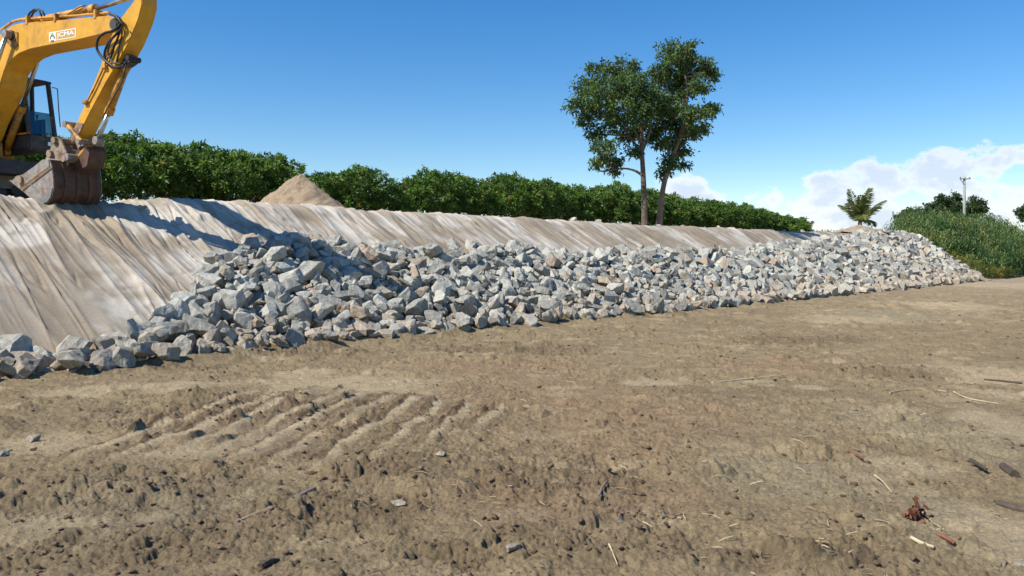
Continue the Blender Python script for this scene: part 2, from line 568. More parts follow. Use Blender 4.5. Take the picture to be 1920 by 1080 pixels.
def build_ground():
    # fan of cells, finer near the viewer's side of the yard
    r = [2.6]
    while r[-1] < 2500:
        d = r[-1]
        q = 1.0034 if d < 9 else (1.0045 if d < 34 else (1.0065 if d < 75 else 1.08))
        r.append(d * q)
    r = np.array(r)
    a = np.concatenate([np.linspace(-180, -62, 40)[:-1], np.linspace(-62, -40, 90)[:-1], np.linspace(-40, 40, 980)[:-1],
                        np.linspace(40, 62, 90)[:-1], np.linspace(62, 180, 40)])
    a = np.radians(a)
    A, R = np.meshgrid(a, r, indexing='ij')
    x = R * np.sin(A); y = R * np.cos(A)
    z = ground_z(x, y) - sstep(-.4, .3, st(x, y)[1]) * .12
    far = R > 120
    # colours
    n0 = fbm(x * .5, y * .5, 4, 61); n1 = fbm(x * 3, y * 3, 4, 63)
    base = np.array([.248, .194, .114]); pale = np.array([.385, .31, .192]); red = np.array([.262, .188, .112]); grey = np.array([.285, .238, .150]); dampc = np.array([.13, .093, .06])
    col = np.ones(x.shape + (3,)) * base
    col = col * (1 + .22 * n0 + .15 * n1)[..., None]

    def mixin(c, w, col): return col * (1 - w[..., None]) + c * w[..., None]
    col = mixin(red, .8 * patch(x, y, RED, n0), col)
    col = mixin(grey, .8 * patch(x, y, GREY, n0), col)
    col = mixin(pale, .9 * patch(x, y, PALE, fbm(x * 1.5, y * 1.5, 3, 31)), col)
    col = mixin(pale, .6 * sstep(.12, .42, fbm(x * .9 + 9, y * 2.2, 4, 66)), col)
    dn = sstep(.0, .5, patch(x, y, DAMP, fbm(x * 2, y * 2, 3, 33)) * (.55 + fbm(x * 7, y * 7, 3, 68)))
    col = mixin(dampc, .45 * dn, col)
    col = mixin(dampc, .35 * sstep(.30, .5, fbm(x * 6, y * 5, 3, 69)), col)
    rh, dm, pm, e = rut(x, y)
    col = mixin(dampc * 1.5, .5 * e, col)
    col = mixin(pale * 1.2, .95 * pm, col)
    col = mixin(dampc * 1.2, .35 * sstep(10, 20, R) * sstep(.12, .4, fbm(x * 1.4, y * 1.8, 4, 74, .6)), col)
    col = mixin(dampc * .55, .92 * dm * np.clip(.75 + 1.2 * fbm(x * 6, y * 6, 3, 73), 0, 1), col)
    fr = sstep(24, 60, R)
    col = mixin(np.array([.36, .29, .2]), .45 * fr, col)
    col = np.clip(col, 0.03, .6)
    na, nr = A.shape
    V = np.stack([x, y, z], -1).reshape(-1, 3)
    i = np.arange(na - 1)[:, None] * nr + np.arange(nr - 1)[None, :]
    Fc = np.stack([i, i + nr, i + nr + 1, i + 1], -1).reshape(-1, 4)[:, ::-1]
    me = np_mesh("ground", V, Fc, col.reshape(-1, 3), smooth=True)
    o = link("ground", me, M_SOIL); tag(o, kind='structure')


build_ground()

# ------------------------------------------------------------------ fabric on the bank
def fold_h(s, t):
    k = s * 1.0 - .03 * (BW - t) + fbm(s * .35, t * .22, 2, 90) * .22     # folds lean a little down the bank
    near = np.clip(1.1 - s / 70, .45, 1)
    a = 1 - np.abs(perlin(k * 1.05, t * .16, 91)); b = 1 - np.abs(perlin(k * 2.3, t * .22 + 5, 92)); c = 1 - np.abs(perlin(k * 5.0, t * .35 + 9, 93))
    h = (a ** 5) * .05 + (b ** 6) * .042 + (c ** 7) * .022
    h = h + perlin(k * .5, t * .25, 94) * .05 + perlin(k * 1.4, t * .4, 96) * .018
    cut_ = 1 - np.abs(perlin(k * 3.1 + 40 + .4 * perlin(s * .9, t * .9, 88), t * .5, 89)); h = h - .035 * np.clip((cut_ - .90) / .10, 0, 1) * sstep(-.1, .3, perlin(s * .8, t * .7, 87))
    sharp = 1 - np.abs(perlin(k * 1.7 + 20, t * .12, 95)); h = h + .05 * np.clip((sharp - .94) / .06, 0, 1) ** 1.5
    h = h * (.55 + .45 * sstep(0, 2.0, t)) + .012 * fbm(s * 3, t * 3, 3, 97)
    return h * near * (1 - .55 * sstep(3.2, 0.0, s) * sstep(4.5, 3, t))


def bank_top_wave(s, t):
    return sstep(3.3, 5.2, t) * (perlin(s * .45, s * 0 + 2.2, 98) * .06 + perlin(s * 1.3, s * 0 + 4.2, 99) * .03) - .09 * sstep(1.0, 1.8, s) * sstep(4.4, 3.4, s) * sstep(3.6, 4.4, t)


def fabric_z(s, t):
    return bank_h(s, t) + fold_h(s, t) * .87 + bank_top_wave(s, t)


def build_fabric():
    ss = [-8.0]
    while ss[-1] < 58:
        s_ = ss[-1]; ss.append(s_ + max(.02, .02 + .0019 * max(0, s_ - 4)))
    ss = np.array(ss); tt = np.linspace(-.35, 6.1, 150)
    S, T = np.meshgrid(ss, tt, indexing='ij')
    edge = 5.75 + .25 * perlin(ss * .6, ss * 0 + 1, 120) + .12 * perlin(ss * 2.2, ss * 0 + 1, 121)
    T = T * 1.0
    T[:, -40:] = T[:, -40:] - (6.1 - edge)[:, None] * np.linspace(0, 1, 40)[None, :]
    z = fabric_z(S, T) + .03
    z[:, -1] -= .1
    fold = fold_h(S, T)
    x, y = xy(S - fold * 0, T)
    # push folds along the slope normal as well
    x = x - NN[0] * fold * .45; y = y - NN[1] * fold * .45
    k = S - .03 * (BW - T)
    white = np.array([.51, .468, .395]); tan = np.array([.285, .23, .16]); pink = np.array([.40, .35, .285]); dark = np.array([.22, .16, .11])
    d1 = fbm(k * .55, T * .22, 4, 101); d2 = fbm(k * 2.6, T * .3, 4, 102); d3 = fbm(S * 1.1, T * 1.1, 4, 103)
    col = np.ones(S.shape + (3,)) * white

    def mixin(c, w, col): return col * (1 - w[..., None]) + c * w[..., None]
    col = mixin(pink, .7 * sstep(-.1, .3, fbm(k * .9, T * .3, 3, 105)), col)
    farw = sstep(6, 22, S)
    col = mixin(tan, .88 * sstep(-.04, .28, d1 + .45 * d2 + .10 * farw), col)
    col = mixin(tan * .9, .7 * sstep(.15, .45, d3 + .5 * sstep(3.2, 0, S) - .25 * sstep(2, 5, T)), col)
    col = mixin(tan * .88, .8 * sstep(-.08, .25, fbm(S * .5 + 7, T * .55, 5, 107, .6)), col)
    col = mixin(dark, .55 * sstep(.26, .5, fbm(S * 2.5, T * 2.5, 5, 104)), col)
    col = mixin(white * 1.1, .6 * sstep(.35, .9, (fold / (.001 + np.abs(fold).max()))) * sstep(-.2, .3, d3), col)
    col = mixin(dark, .35 * sstep(.25, .45, fbm(k * 7, T * .8, 4, 108)), col)
    col = mixin(tan * .85, .8 * sstep(4.75, 5.5, T + .5 * d3) * sstep(2, 9, S), col)
    col = mixin(tan, .75 * sstep(1.1, .2, T + .8 * d3), col)
    ns, ntt = S.shape
    V = np.stack([x, y, z], -1).reshape(-1, 3)
    i = np.arange(ns - 1)[:, None] * ntt + np.arange(ntt - 1)[None, :]
    Fc = np.stack([i, i + ntt, i + ntt + 1, i + 1], -1).reshape(-1, 4)
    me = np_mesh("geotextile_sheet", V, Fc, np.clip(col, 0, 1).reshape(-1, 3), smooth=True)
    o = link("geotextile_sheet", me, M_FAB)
    tag(o, "pale dirty geotextile cloth draped in downhill folds over the earth bank", "geotextile")


build_fabric()

# ------------------------------------------------------------------ rocks
def rock_proto(seed, cuts=12, detail=True):
    r = random.Random(seed)
    bm = bmesh.new()
    bmesh.ops.create_cube(bm, size=2.0)
    for _ in range(cuts):
        n = Vector((r.gauss(0, 1), r.gauss(0, 1), r.gauss(0, 1))).normalized()
        d = r.uniform(.58, .95)
        g = bmesh.ops.bisect_plane(bm, geom=bm.verts[:] + bm.edges[:] + bm.faces[:], plane_co=n * d, plane_no=n, clear_outer=True)
        e = [x for x in g['geom_cut'] if isinstance(x, bmesh.types.BMEdge)]
        if len(e) > 2:
            try: bmesh.ops.contextual_create(bm, geom=e)
            except Exception: pass
    bmesh.ops.remove_doubles(bm, verts=bm.verts, dist=.05)
    sc = Vector((1, r.uniform(.68, .98), r.uniform(.52, .88))) if detail else Vector((1, r.uniform(.5, .9), r.uniform(.45, .85)))
    for v in bm.verts: v.co = Vector((v.co.x * sc.x, v.co.y * sc.y, v.co.z * sc.z))
    if detail:
        bmesh.ops.bevel(bm, geom=bm.edges[:], offset=.05, segments=1, affect='EDGES', clamp_overlap=True)
        bmesh.ops.triangulate(bm, faces=bm.faces[:])
        long = [e for e in bm.edges if e.calc_length() > .35]
        bmesh.ops.subdivide_edges(bm, edges=long, cuts=1)
        bmesh.ops.triangulate(bm, faces=bm.faces[:])
        long = [e for e in bm.edges if e.calc_length() > .35]
        bmesh.ops.subdivide_edges(bm, edges=long, cuts=1)
        bmesh.ops.triangulate(bm, faces=bm.faces[:])
        from mathutils import noise as mn
        for v in bm.verts:
            p = v.co * 2.1 + Vector((seed * 3.1, 0, 0))
            v.co += v.co.normalized() * (mn.noise(p) * .12 + mn.noise(p * 3) * .045)
    else:
        bmesh.ops.triangulate(bm, faces=bm.faces[:])
    bmesh.ops.recalc_face_normals(bm, faces=bm.faces)
    me = bpy.data.meshes.new("rock")
    bm.to_mesh(me); bm.free()
    return me, sc


PROTOS = [rock_proto(i + 1) for i in range(28)]
PLOW = []
for i in range(20):
    me, sc_ = rock_proto(200 + i, 5, False)
    V = np.empty(len(me.vertices) * 3, np.float32); me.vertices.foreach_get('co', V); V = V.reshape(-1, 3)
    Fi = np.array([list(p.vertices) for p in me.polygons], np.int32)
    PLOW.append((V, Fi, sc_)); bpy.data.meshes.remove(me)
PHI = []
for me, sc_ in PROTOS:
    V = np.empty(len(me.vertices) * 3, np.float32); me.vertices.foreach_get('co', V); V = V.reshape(-1, 3)
    PHI.append((V, np.array([list(p.vertices) for p in me.polygons], np.int32), sc_))
    me.materials.append(M_ROCK)

# upper edge of the rock cover, traced where the photograph shows it, as (s, t) on the slope
edge_px = [(2, 668), (110, 668), (190, 662), (260, 622), (320, 592), (350, 548), (385, 508), (430, 482), (475, 460), (560, 455),
           (640, 466), (720, 474), (820, 476), (920, 470), (1000, 477), (1100, 484), (1200, 478), (1300, 479), (1400, 472), (1480, 463), (1560, 454), (1640, 446)]
EDGE = [slope_hit(*p) for p in edge_px]
EDGE = [e for e in EDGE if e]


def t_top(s):
    if s < EDGE[0][0]: return EDGE[0][1]
    best = EDGE[-1][1] + .2
    for a, b in zip(EDGE[:-1], EDGE[1:]):
        if min(a[0], b[0]) <= s <= max(a[0], b[0]):
            f = 0 if b[0] == a[0] else (s - a[0]) / (b[0] - a[0])
            best = a[1] + (b[1] - a[1]) * f
            break
    return best


CS = .05
S0, S1, T0, T1 = -5.0, 66.0, -1.2, 8.0
gs = int((S1 - S0) / CS); gt = int((T1 - T0) / CS)
HM = np.zeros((gs, gt))
TT = np.array([t_top(S0 + (i + .5) * CS) for i in range(gs)])
HM0 = None
rocks = []          # s, t, height of centre above slope, (a, b, c), rot
prng = np.random.default_rng(5)


def allowed(s, t):
    oe = float(over_end(s, t))
    if oe > 0:
        return math.hypot(max(0, BW - t), oe) < BW + .25 and t < 7.0 and t > -.4
    lim = TT[min(gs - 1, max(0, int((s - S0) / CS)))]
    if s > 48: lim = max(lim, 5.6)
    return -.45 < t < lim


def drop_many(n, rlo, rhi, power, s_lo, s_hi, cand=5):
    for _ in range(n):
        r = rlo + (rhi - rlo) * prng.random() ** power
        a = r * prng.uniform(.95, 1.2); b = r * prng.uniform(.75, 1.0); c = r * prng.uniform(.55, .8)
        best = None
        for _k in range(cand):
            for _try in range(12):
                s = prng.uniform(s_lo, s_hi); t = prng.uniform(-.4, 7.0)
                if allowed(s, t): break
            else: continue
            i = int((s - S0) / CS); j = int((t - T0) / CS); m = max(1, int(r * .8 / CS))
            if i - m < 0 or j - m < 0 or i + m >= gs or j + m >= gt: continue
            w = HM[i - m:i + m + 1, j - m:j + m + 1]
            h = .5 * w.mean() + .5 * HM[i, j]
            if best is None or h < best[0]: best = (h, s, t, i, j)
        if best is None: continue
        h, s, t, i, j = best
        if h > .10 + .2 * min(1, max(0, (TT[min(gs - 1, max(0, int((s - S0) / CS)))] - t)) / .6): continue
        zc = h + c * .62
        m = int(a / CS) + 1
        i0, i1, j0, j1 = max(0, i - m), min(gs, i + m + 1), max(0, j - m), min(gt, j + m + 1)
        II, JJ = np.meshgrid(np.arange(i0, i1), np.arange(j0, j1), indexing='ij')
        rho = (((II - i) * CS / a) ** 2 + ((JJ - j) * CS / ((a + b) / 2)) ** 2)
        top = zc + c * .85 * np.sqrt(np.maximum(0, 1 - rho))
        HM[i0:i1, j0:j1] = np.where(rho < 1, np.maximum(HM[i0:i1, j0:j1], top), HM[i0:i1, j0:j1])
        rocks.append((s, t, zc, a, b, c))


for px, py, r in [(25, 668, .44), (130, 668, .42), (215, 648, .38), (245, 672, .36), (80, 680, .30), (170, 690, .26), (300, 655, .26), (410, 590, .36), (500, 530, .32), (560, 490, .30), (865, 612, .32),
                  (1335, 572, .36), (378, 525, .30), (440, 505, .30), (350, 570, .30), (575, 610, .28), (650, 540, .30), (740, 560, .26), (800, 520, .28), (960, 520, .30), (690, 480, .26), (1000, 590, .30),
                  (1080, 520, .28), (1180, 560, .32), (530, 600, .28), (470, 560, .28), (330, 625, .28), (700, 630, .30), (920, 600, .26), (780, 480, .28)]:
    h_ = slope_hit(px, py)
    if h_:
        i, j = int((h_[0] - S0) / CS), int((h_[1] - T0) / CS); r *= (.64 if px < 320 else .80); a, b, c = r * 1.1, r * .95, r * .8; zc = c * .5
        m = int(a / CS) + 1; II, JJ = np.meshgrid(np.arange(i - m, i + m + 1), np.arange(j - m, j + m + 1), indexing='ij')
        rho = (((II - i) * CS / a) ** 2 + ((JJ - j) * CS / b) ** 2)
        HM[i - m:i + m + 1, j - m:j + m + 1] = np.maximum(HM[i - m:i + m + 1, j - m:j + m + 1], np.where(rho < 1, zc + c * .85 * np.sqrt(np.maximum(0, 1 - rho)), 0))
        rocks.append((h_[0], h_[1], zc, a, b, c))
drop_many(1000, .10, .29, 2.0, -4.5, 16, 6)
drop_many(800, .08, .24, 1.4, -4.5, 16, 6)
drop_many(2200, .10, .29, 2.0, 16, 38, 6)
drop_many(900, .07, .20, 1.2, 16, 38, 6)
drop_many(4200, .10, .30, 2.0, 38, 63, 5)
drop_many(900, .04, .10, 1.2, -4.5, 18, 3)
# loose stones sitting on the brow of the bank
for px, py, r in [(870, 400, .16), (1075, 412, .2), (1120, 414, .17), (1165, 412, .1), (1235, 412, .14), (1262, 421, .14), (1282, 421, .12), (1350, 424, .16),
                  (1375, 424, .13), (1410, 427, .12), (1440, 428, .16), (1470, 429, .12), (1505, 429, .16), (1525, 430, .13), (1320, 423, .1), (640, 395, .1), (525, 378, .12)]:
    dx = (px - 960) / F
    # brow line t = 5.5
    Y = (5.55 + NN[0] * P0[0] + NN[1] * P0[1]) / (NN[0] * dx + NN[1])
    s, t = st(dx * Y, Y)
    rocks.append((float(s), float(t), r * .35, r, r * .8, r * .75))

rocks = np.array(rocks)
nr_ = len(rocks)
cx, cy = xy(rocks[:, 0], rocks[:, 1])
bz = bank_h(rocks[:, 0], rocks[:, 1])
# lift along the slope normal
nlen = math.hypot(BW, 2.9)
onsl = (rocks[:, 1] < BW) & (over_end(rocks[:, 0], rocks[:, 1]) <= 0)
wx = cx - np.where(onsl, NN[0] * 2.9 / nlen, 0) * rocks[:, 2]; wy = cy - np.where(onsl, NN[1] * 2.9 / nlen, 0) * rocks[:, 2]
wz = bz + rocks[:, 2] * np.where(onsl, BW / nlen, 1)
toe = sstep(.25, -.35, rocks[:, 1])
wz = wz - toe * rocks[:, 5] * .55
RP = np.stack([wx, wy, wz], -1)
ids = prng.integers(0, 28, nr_); idl = prng.integers(0, 20, nr_)
R3 = []
for i in range(nr_):
    e = Matrix.Rotation(prng.uniform(0, 6.283), 3, 'Z') @ Matrix.Rotation(prng.normal(0, .45), 3, 'X') @ Matrix.Rotation(prng.normal(0, .45), 3, 'Y')
    tilt = Matrix.Rotation(math.radians(30) if onsl[i] else 0, 3, Vector((D[0], D[1], 0)))
    R3.append(np.array(tilt @ e))
shade = np.clip(prng.beta(2.2, 1.8, nr_), 0, 1)
tint = np.where(prng.random(nr_) < .24, prng.uniform(.32, .52, nr_), prng.uniform(0, .25, nr_))
dust = np.clip(.42 * sstep(1.3, -.1, rocks[:, 1]) * prng.uniform(.45, 1.15, nr_) + .10 * prng.random(nr_) + .13 * sstep(20, 45, rocks[:, 0]), 0, .6)
small_ = sstep(.13, .07, rocks[:, 4]); dust = np.clip(dust + .22 * small_, 0, .6)

# which rocks show largest: a coarse depth buffer
W_, H_ = 960, 540
zb = np.full((H_, W_), 1e9); ib = np.full((H_, W_), -1)
ppx, ppy, pd = project(RP)
rm = (rocks[:, 3] + rocks[:, 4] + rocks[:, 5]) / 3
for i in np.argsort(pd):
    if pd[i] < 2: continue
    u, v = ppx[i] / 2, ppy[i] / 2; rad = rm[i] * F / pd[i] / 2
    u0, u1, v0, v1 = int(max(0, u - rad)), int(min(W_, u + rad + 2)), int(max(0, v - rad)), int(min(H_, v + rad + 2))
    if u0 >= u1 or v0 >= v1: continue
    VV, UU = np.mgrid[v0:v1, u0:u1]
    q = ((UU - u) ** 2 + (VV - v) ** 2) / max(rad, .5) ** 2
    dep = pd[i] - rm[i] * np.sqrt(np.maximum(0, 1 - q))
    ok = (q < 1) & (dep < zb[v0:v1, u0:u1])
    zb[v0:v1, u0:u1][ok] = dep[ok]; ib[v0:v1, u0:u1][ok] = i
cnt = np.bincount(ib[ib >= 0].ravel(), minlength=nr_)
big = np.argsort(-cnt)[:300]
bigset = set(int(i) for i in big)

# --- labels that single each rock out
LAND = [(0, 180, "under the excavator bucket"), (180, 350, "right of the bare cloth"), (350, 480, "below the bucket's shadow"),
        (480, 640, "below the cone of soil"), (640, 760, "below the second mango tree"), (760, 900, "below the broad mango crown"),
        (900, 1060, "left of the tall trees"), (1060, 1180, "below the tall tree's left side"), (1180, 1300, "below the two tall trunks"),
        (1300, 1420, "right of the tall trunks"), (1420, 1560, "below the hedge end"), (1560, 1700, "below the palm"), (1700, 1925, "beside the reeds")]


def colour_word(i):
    if dust[i] > .38: return "dusty tan"
    if tint[i] > .3: return "brown-stained"
    return "dark grey" if shade[i] < .38 else ("mid grey" if shade[i] < .68 else "pale grey")


def band_word(t):
    return ("half-buried at the toe" if t < .15 else "low on the bank" if t < 1.3 else "midway up the bank" if t < 2.6 else "high on the bank" if t < 4.2 else "on the brow")


ORD = ["first", "second", "third", "fourth", "fifth", "sixth", "seventh", "eighth", "ninth", "tenth", "eleventh", "twelfth"]
keys = {}
for i in big:
    i = int(i); px = min(1919, max(0, ppx[i]))
    lw = next(l for a, b, l in LAND if a <= px < b or b == 1925)
    keys.setdefault((colour_word(i), band_word(rocks[i, 1]), lw), []).append(i)
labels = {}
for (c, b, l), L in keys.items():
    L.sort(key=lambda i: ppx[i])
    for k, i in enumerate(L):
        if len(L) == 1: labels[i] = f"{c} broken rock {b}, {l}"
        elif k == 0: labels[i] = f"{c} rock {b}, {l}, leftmost"
        elif k == len(L) - 1: labels[i] = f"{c} rock {b}, {l}, rightmost"
        else: labels[i] = f"{c} rock {b}, {l}, {ORD[k]} from left"
for i in range(nr_):
    if i in bigset:
        me, sc_ = PROTOS[ids[i]]
        o = bpy.data.objects.new("riprap_rock", me); COL.objects.link(o)
        m = Matrix(R3[i].tolist()) @ Matrix.Diagonal((rocks[i, 3], rocks[i, 4] / sc_.y * .9, rocks[i, 5] / sc_.z * .95))
        o.matrix_world = Matrix.Translation(RP[i].tolist()) @ m.to_4x4()
        o.color = (shade[i], tint[i], dust[i], 1)
        tag(o, labels[i], "rock", "broken rocks armouring the bank")
Vs, Fs, Cs = [], [], []
off = 0
for i in range(nr_):
    if i in bigset: continue
    V, Fi, sc_ = PHI[ids[i]] if pd[i] < 26 and rm[i] > .1 else PLOW[idl[i]]
    sc3 = np.array([rocks[i, 3], rocks[i, 4] / sc_.y * .9, rocks[i, 5] / sc_.z * .95])
    P = (V * sc3) @ R3[i].T + RP[i]
    Vs.append(P); Fs.append(Fi + off); off += len(V)
    Cs.append(np.repeat([[shade[i], tint[i], dust[i]]], len(V), 0))
me = np_mesh("riprap", np.concatenate(Vs), np.concatenate(Fs), np.concatenate(Cs))
tag(link("riprap", me, M_ROCKS), "mass of smaller grey riprap stones filling the bank between the large rocks", "riprap", kind='stuff')

# ------------------------------------------------------------------ excavator
FX = np.array([.88, -.47]); FX = FX / np.hypot(*FX)        # the way the arm points
LX = np.array([-FX[1], FX[0]])                             # machine's left
OX = np.array([-8.87, 15.5]) * (15.25 / 15.5) + .5 * LX
ex = empty("excavator", (OX[0] + FX[0] * -4.2, OX[1] + FX[1] * -4.2, 2.86), math.atan2(FX[1], FX[0]))
tag(ex, "yellow crawler excavator with raised boom resting its bucket on the bank", "excavator")
BASE = Vector((-4.2, 0, 2.86))


def MP(px, py, y):
    """sight line -> (forward, height) in the machine's upright plane at lateral offset y"""
    r = ray(px, py)
    k = (y + OX[0] * LX[0] + OX[1] * LX[1]) / (r.x * LX[0] + r.y * LX[1])
    return ((r.x * k - OX[0]) * FX[0] + (r.y * k - OX[1]) * FX[1], CAMH + r.z * k)


def V3(p, y): return Vector((p[0], y, p[1])) - BASE


def prism_bm(poly, y0, y1, bevel=0.0, bm=None):
    """poly of (forward, height) extruded across the machine"""
    own = bm is None
    if own: bm = bmesh.new()
    a = [bm.verts.new(V3(p, y0)) for p in poly]; b = [bm.verts.new(V3(p, y1)) for p in poly]
    n = len(poly)
    bm.faces.new(a); bm.faces.new(b[::-1])
    for i in range(n): bm.faces.new((a[(i + 1) % n], a[i], b[i], b[(i + 1) % n]))
    if own:
        bmesh.ops.recalc_face_normals(bm, faces=bm.faces)
        if bevel: bmesh.ops.bevel(bm, geom=bm.edges[:], offset=bevel, segments=2, affect='EDGES', clamp_overlap=True)
    return bm


def tube(bm, pts, rad, seg=10, cap=True):
    pts = [Vector(p) for p in pts]
    if not hasattr(rad, '__len__'): rad = [rad] * len(pts)
    rings = []
    up = Vector((.13, .31, .94))
    for i, p in enumerate(pts):
        d = (pts[min(i + 1, len(pts) - 1)] - pts[max(i - 1, 0)]).normalized()
        if abs(d.dot(up)) > .97: up2 = Vector((1, .1, 0))
        else: up2 = up
        u = d.cross(up2).normalized(); v = d.cross(u)
        rings.append([bm.verts.new(p + (u * math.cos(2 * math.pi * k / seg) + v * math.sin(2 * math.pi * k / seg)) * rad[i]) for k in range(seg)])
    for a, b in zip(rings[:-1], rings[1:]):
        for k in range(seg): bm.faces.new((a[k], a[(k + 1) % seg], b[(k + 1) % seg], b[k]))
    if cap:
        try: bm.faces.new(rings[0][::-1]); bm.faces.new(rings[-1])
        except Exception: pass
    return bm


def box(bm, lo, hi):
    x0, y0, z0 = lo; x1, y1, z1 = hi
    v = [bm.verts.new(p) for p in [(x0, y0, z0), (x1, y0, z0), (x1, y1, z0), (x0, y1, z0), (x0, y0, z1), (x1, y0, z1), (x1, y1, z1), (x0, y1, z1)]]
    for f in [(3, 2, 1, 0), (4, 5, 6, 7), (0, 1, 5, 4), (1, 2, 6, 5), (2, 3, 7, 6), (3, 0, 4, 7)]: bm.faces.new([v[i] for i in f])
    return bm


def mbox(lo, hi, bevel=.02):
    bm = bmesh.new()
    box(bm, Vector(lo) - BASE, Vector(hi) - BASE)
    if bevel: bmesh.ops.bevel(bm, geom=bm.edges[:], offset=bevel, segments=2, affect='EDGES', clamp_overlap=True)
    return bm


def tb(pts, rad, seg=12):
    """tube through machine points (forward, lateral, height)"""
    bm = bmesh.new()
    tube(bm, [Vector(p) - BASE for p in pts], rad, seg)
    return bm


def m3(px, py, y):
    p = MP(px, py, y); return (p[0], y, p[1])


BY = -.19
boom_px = [(225, 45), (223, 35), (202, 29), (117, 37), (39, 43), (22, 47), (0, 64), (-22, 88), (-48, 140), (-75, 210), (-95, 275), (-92, 300), (-72, 304),
           (-55, 290), (-30, 225), (0, 165), (7, 133), (22, 111), (36, 100), (56, 92), (80, 87), (144, 75), (202, 61), (218, 55)]
boom = obj("boom", prism_bm([MP(x, y, BY) for x, y in boom_px], BY, .32, .012), M_YEL, ex)
# weld strip and pipes on top of the boom
top = [m3(x, y, BY + .07) for x, y in [(3, 56), (24, 41), (40, 37), (100, 32), (150, 29), (195, 25), (206, 24)]]
obj("hydraulic_pipe", tb(top, .022), M_YELD, boom)
top2 = [m3(x, y - 1.5, BY + .16) for x, y in [(3, 56), (24, 41), (40, 37), (100, 32), (150, 29), (195, 25), (203, 24)]]
obj("hydraulic_pipe", tb(top2, .022), M_YELD, boom)
for x, y in [(103, 37), (178, 30), (50, 41)]:
    p = m3(x, y, BY)
    obj("pipe_clamp", mbox((p[0] - .035, BY - .012, p[2] - .05), (p[0] + .035, BY + .22, p[2] + .12), .008), M_YELD, boom)
# pin boss on boom tip and boom cylinder pin
for (x, y, r, nm) in [(216, 46, .095, "pin"), (24, 67, .10, "pin")]:
    p = MP(x, y, BY)
    obj(nm, tb([(p[0], BY - .05, p[1]), (p[0], .38, p[1])], r, 20), M_DGREY, boom)
# doubler plate round the cylinder pin
dp = [(12, 60), (33, 60), (33, 86), (24, 92), (13, 80)]
obj("gusset_plate", prism_bm([MP(x, y, BY - .015) for x, y in dp], BY - .02, BY - .002, .003), M_YELD, boom)


def cylinder(name, a, b, c, rb, rr, lateral=None):
    """barrel from a to b, rod from b to c"""
    o = obj(name, tb([a, b], rb, 20), M_YELD, ex, True)
    A, B, Cc = Vector(a), Vector(b), Vector(c)
    d = (B - A).normalized()
    obj("gland", tb([B - d * .10, B + d * .03], rb * 1.22, 20), M_YELD, o)
    obj("rod", tb([B, Cc], rr, 16), M_CHROME, o, True)
    obj("rod_eye", tb([Cc + Vector((0, -.06, 0)), Cc + Vector((0, .06, 0))], rb * 1.1, 16), M_STEEL, o)
    obj("end_eye", tb([A + Vector((0, -.06, 0)), A + Vector((0, .06, 0))], rb * 1.15, 16), M_YELD, o)
    return o


# the two boom cylinders, one each side of the boom
pin = MP(24, 67, BY)
for sgn in (-1, 1):
    y_ = .45 if sgn > 0 else -.31
    foot = (-3.05, y_, 3.85)
    head = (pin[0], y_, pin[1])
    mid = tuple(np.array(head) * .42 + np.array(foot) * .58)
    cyl = cylinder("boom_cylinder", foot, mid, head, .075, .042)
arm_a = m3(72, 39, 0); arm_b = m3(178, 17, 0); arm_c = m3(262, -10, 0)
ac = cylinder("arm_cylinder", arm_a, arm_b, arm_c, .075, .045)
obj("hydraulic_hose", tb([m3(122, 30, -.1), m3(134, 22, -.1), m3(150, 12, -.1), m3(160, 10, -.05)], .016, 8), M_YELD, ac, True)
obj("bracket", mbox((arm_a[0] - .12, -.10, arm_a[2] - .16), (arm_a[0] + .16, .10, arm_a[2] + .03)), M_YELD, boom)
for k, off in enumerate((0, 6)):
    obj("hydraulic_hose", tb([m3(48 + off, 40, -.05), m3(56 + off, 24, -.05), m3(65 + off, 17, -.05), m3(73 + off, 20, -.05), m3(80 + off, 33, -.05)], .02, 8), M_BLACK, boom, True)

SY = -.16
stick_px = [(258, -16), (266, -12), (266, 8), (259, 36), (242, 78), (219, 120), (199, 154), (170, 208), (153, 242), (143, 264), (134, 268), (131, 255),
            (144, 229), (161, 190), (187, 128), (200, 84), (214, 55), (222, 40), (232, 26), (250, 2)]
stick = obj("stick", prism_bm([MP(x, y, SY) for x, y in stick_px], SY, .16, .012), M_YEL, ex)
lo = [(146, 229), (157, 232), (152, 243), (143, 263), (134, 267), (132, 255)]
obj("wear_plate", prism_bm([MP(x, y, SY - .01) for x, y in lo], SY - .012, SY - .001, .003), M_MUDMET, stick)
# pipes and hoses down the stick
obj("hydraulic_pipe", tb([m3(210, 90, SY - .03), m3(196, 122, SY - .03), m3(178, 162, SY - .03), m3(160, 196, SY - .03)], .016, 8), M_YELD, stick)
obj("hydraulic_pipe", tb([m3(207, 98, SY - .03), m3(190, 136, SY - .03), m3(172, 175, SY - .03)], .013, 8), M_RUST, stick)
for x, y in [(199, 126), (163, 192)]:
    p = m3(x, y, SY)
    obj("pipe_clamp", mbox((p[0] - .06, SY - .06, p[2] - .03), (p[0] + .05, SY - .002, p[2] + .03), .006), M_YELD, stick)
bc_a = m3(236, 117, 0); bc_b = m3(198, 212, 0); bc_c = m3(179, 264, 0)
bc_a = (bc_a[0] + .05, 0, bc_a[2]); bc_b = (bc_b[0] + .10, 0, bc_b[2]); bc_c = (bc_c[0] + .06, 0, bc_c[2])
bc = cylinder("bucket_cylinder", bc_a, bc_b, bc_c, .07, .042)
obj("lug", prism_bm([MP(x, y, 0) for x, y in [(224, 112), (238, 100), (250, 104), (252, 118), (240, 126)]], -.09, .09, .01), M_DGREY, stick)
# looping hoses between boom tip and stick
H = lambda L, yy: [m3(x, y, yy + .02 * math.sin(i)) for i, (x, y) in enumerate(L)]


